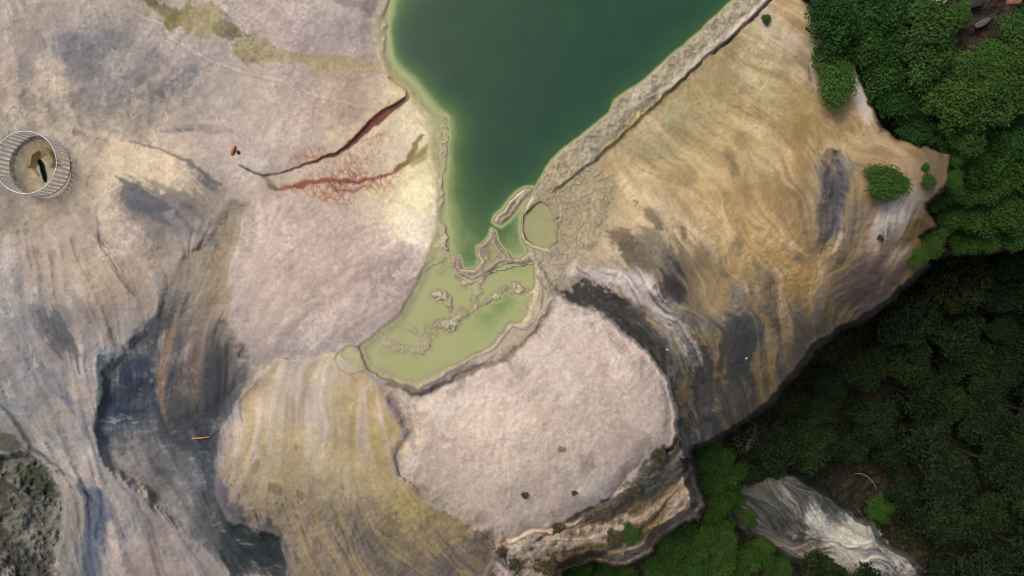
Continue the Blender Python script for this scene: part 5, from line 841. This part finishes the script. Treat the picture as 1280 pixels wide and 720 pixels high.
sf = [(4 * k + q, 4 * k + (q + 1) % 4, 4 * k + 4 + (q + 1) % 4, 4 * k + 4 + q) for k in range(3) for q in range(4)] + [(3, 2, 1, 0), (12, 13, 14, 15)]
slat = mesh_np("slat", sv, sf, M_WHITE)
for k in range(42):
    a = 2 * math.pi * k / 42; s = part("slat", slat, fence); s.location = (RF * math.cos(a), RF * math.sin(a), 0); s.rotation_euler = (0, 0, a)
# ------------------------------------------------------------------ small things
def rock_mesh(name, seed, m, sx, sy, sz, sub=3):
    import bmesh
    bm = bmesh.new(); bmesh.ops.create_icosphere(bm, subdivisions=sub, radius=1); rs = np.random.RandomState(seed); dirs = rs.randn(14, 3); dirs /= np.linalg.norm(dirs, axis=1, keepdims=True); cut = .62 + .3 * rs.rand(14)
    for v in bm.verts:
        p = np.array(v.co); 
        for d, c in zip(dirs, cut):
            e = p @ d
            if e > c: p = p - d * (e - c) * .85
        v.co = (p[0] * sx, p[1] * sy, p[2] * sz)
    me = bpy.data.meshes.new(name); bm.to_mesh(me); bm.free(); me.materials.append(m); return me
def rock(name, u, v, sx, sy, sz, m, label, cat="rock", group=None, rz=0, seed=1, up=.3):
    z = float(zat(u, v)); X, Y = world(u, v, z); o = bpy.data.objects.new(name, rock_mesh(name, seed, m, sx, sy, sz)); C.objects.link(o); o.location = (X, Y, ground(X, Y) + sz * up); o.rotation_euler = (0, 0, rz)
    o["label"] = label; o["category"] = cat
    if group: o["group"] = group
    return o
M_PALE = simple_mat("pale_stone", (.62, .58, .52), .85, .15, 9, .4); M_GREY = simple_mat("grey_stone", (.12, .105, .10), .9, .25, 5, .5); M_RED = simple_mat("reddish_stone", (.30, .13, .10), .9, .3, 5, .5); M_DK = simple_mat("dark_stone", (.05, .045, .04), .9, .3, 9, .5)
G_ST = "small white stones on the slope"
rock("stone", 965, 214, .075, .06, .05, M_PALE, "white stone lying alone on the golden slope", "stone", G_ST, .3, 2); rock("stone", 933, 448, .08, .06, .05, M_PALE, "white stone in the dark stain low on the golden slope", "stone", G_ST, .8, 3); rock("stone", 834, 437, .09, .06, .05, M_PALE, "white stone in the dark gully beside the white dome", "stone", G_ST, .1, 4)
rock("rock", 1226, 30, .6, .2, .25, M_GREY, "pale grey rock in the brown gap among the upper trees", "rock", None, .5, 5); rock("rock", 1172, 1, .55, .4, .35, M_PALE, "pale rock at the top edge among the trees", "rock", None, .2, 6); rock("rock", 1266, 2, .5, .35, .35, M_RED, "reddish rock at the top edge near the right corner", "rock", None, .1, 7); rock("rock", 1210, 4, 1.0, .4, .3, M_DK, "dark rock at the top edge between the pale and reddish ones", "rock", None, .1, 8)
rock("rubble", 781, 699, .22, .14, .12, M_GREY, "grey rubble rock beside the dark dry shrub at the bottom", "rock", None, .4, 9)
# orange cloth bundle and the dark stone beside it
M_OR = simple_mat("orange_cloth", (.50, .17, .06), .8, .3, 14, .5); X, Y = world(291.5, 188, .12)
def bundle_mesh():
    v, f = tube([[(-.02, -.24, .05, .05), (-.035, -.14, .08, .085), (-.01, -.02, .09, .095), (.02, .1, .085, .085), (.03, .2, .06, .06), (.04, .26, .05, .03)]], 10)
    v = np.array(v); v[:, 0] += .012 * np.sin(v[:, 1] * 40) * np.cos(v[:, 2] * 30); v[:, 2] = np.maximum(v[:, 2] + .012 * np.sin(v[:, 1] * 55), 0); return mesh_np("cloth_bundle", v, f, M_OR, None, True)
o = bpy.data.objects.new("cloth_bundle", bundle_mesh()); C.objects.link(o); o.location = (X, Y, ground(X, Y)); o.rotation_euler = (0, 0, rad(-10)); o["label"] = "small orange bundle lying on the plateau above the thin crack"; o["category"] = "bundle"
rock("stone", 298, 190.5, .1, .1, .09, M_DK, "dark stone touching the small orange bundle", "stone", None, .5, 11)
# orange pole stuck in the dark channel
M_POLE = simple_mat("orange_wood", (.55, .27, .10), .7, .2, 14); M_PEND = simple_mat("dark_red_wood", (.16, .05, .04), .7, .3, 14)
def along(p):
    r = []
    for u, v, h, rr in p:
        z = float(zat(u, v)) + h; X, Y = world(u, v, z); r.append((X, Y, z, rr))
    return r
pa = along([(241, 548, .12, .035), (252, 547.5, .14, .04), (263, 546, .16, .04)]); pb = along([(263, 546, .16, .035), (268, 542, .2, .035), (274, 537, .18, .03)])
o0 = pa[0][:3]; pole = thing("pole", "orange pole lying in the dark channel against the yellow dome", "pole", o0)
for nm, p, m in (("shaft", pa, M_POLE), ("dark_end", pb, M_PEND)):
    v, f = tube([[(a - o0[0], b - o0[1], c - o0[2], r) for a, b, c, r in p]], 8); part(nm, mesh_np(nm, v, f, m, None, True), pole)
# pale bent branch over the dark hollow by the striped rock
pts_ = [(1068, 592), (1076, 592), (1083, 595), (1089, 600), (1094, 607), (1096, 614)]; zb = float(zat(1085, 600)) + 1.2
p = [(*world(u, v, zb + .3 * math.sin(k * .6)), zb + .3 * math.sin(k * .6), .055 - .004 * k) for k, (u, v) in enumerate(pts_)]
o0 = p[0][:3]; v, f = tube([[(a - o0[0], b - o0[1], c - o0[2], r) for a, b, c, r in p]], 7); o = bpy.data.objects.new("bent_branch", mesh_np("bent_branch", v, f, M_TWIG, None, True)); C.objects.link(o); o.location = o0
o["label"] = "thin pale bent branch over the dark hollow beside the striped rock"; o["category"] = "branch"
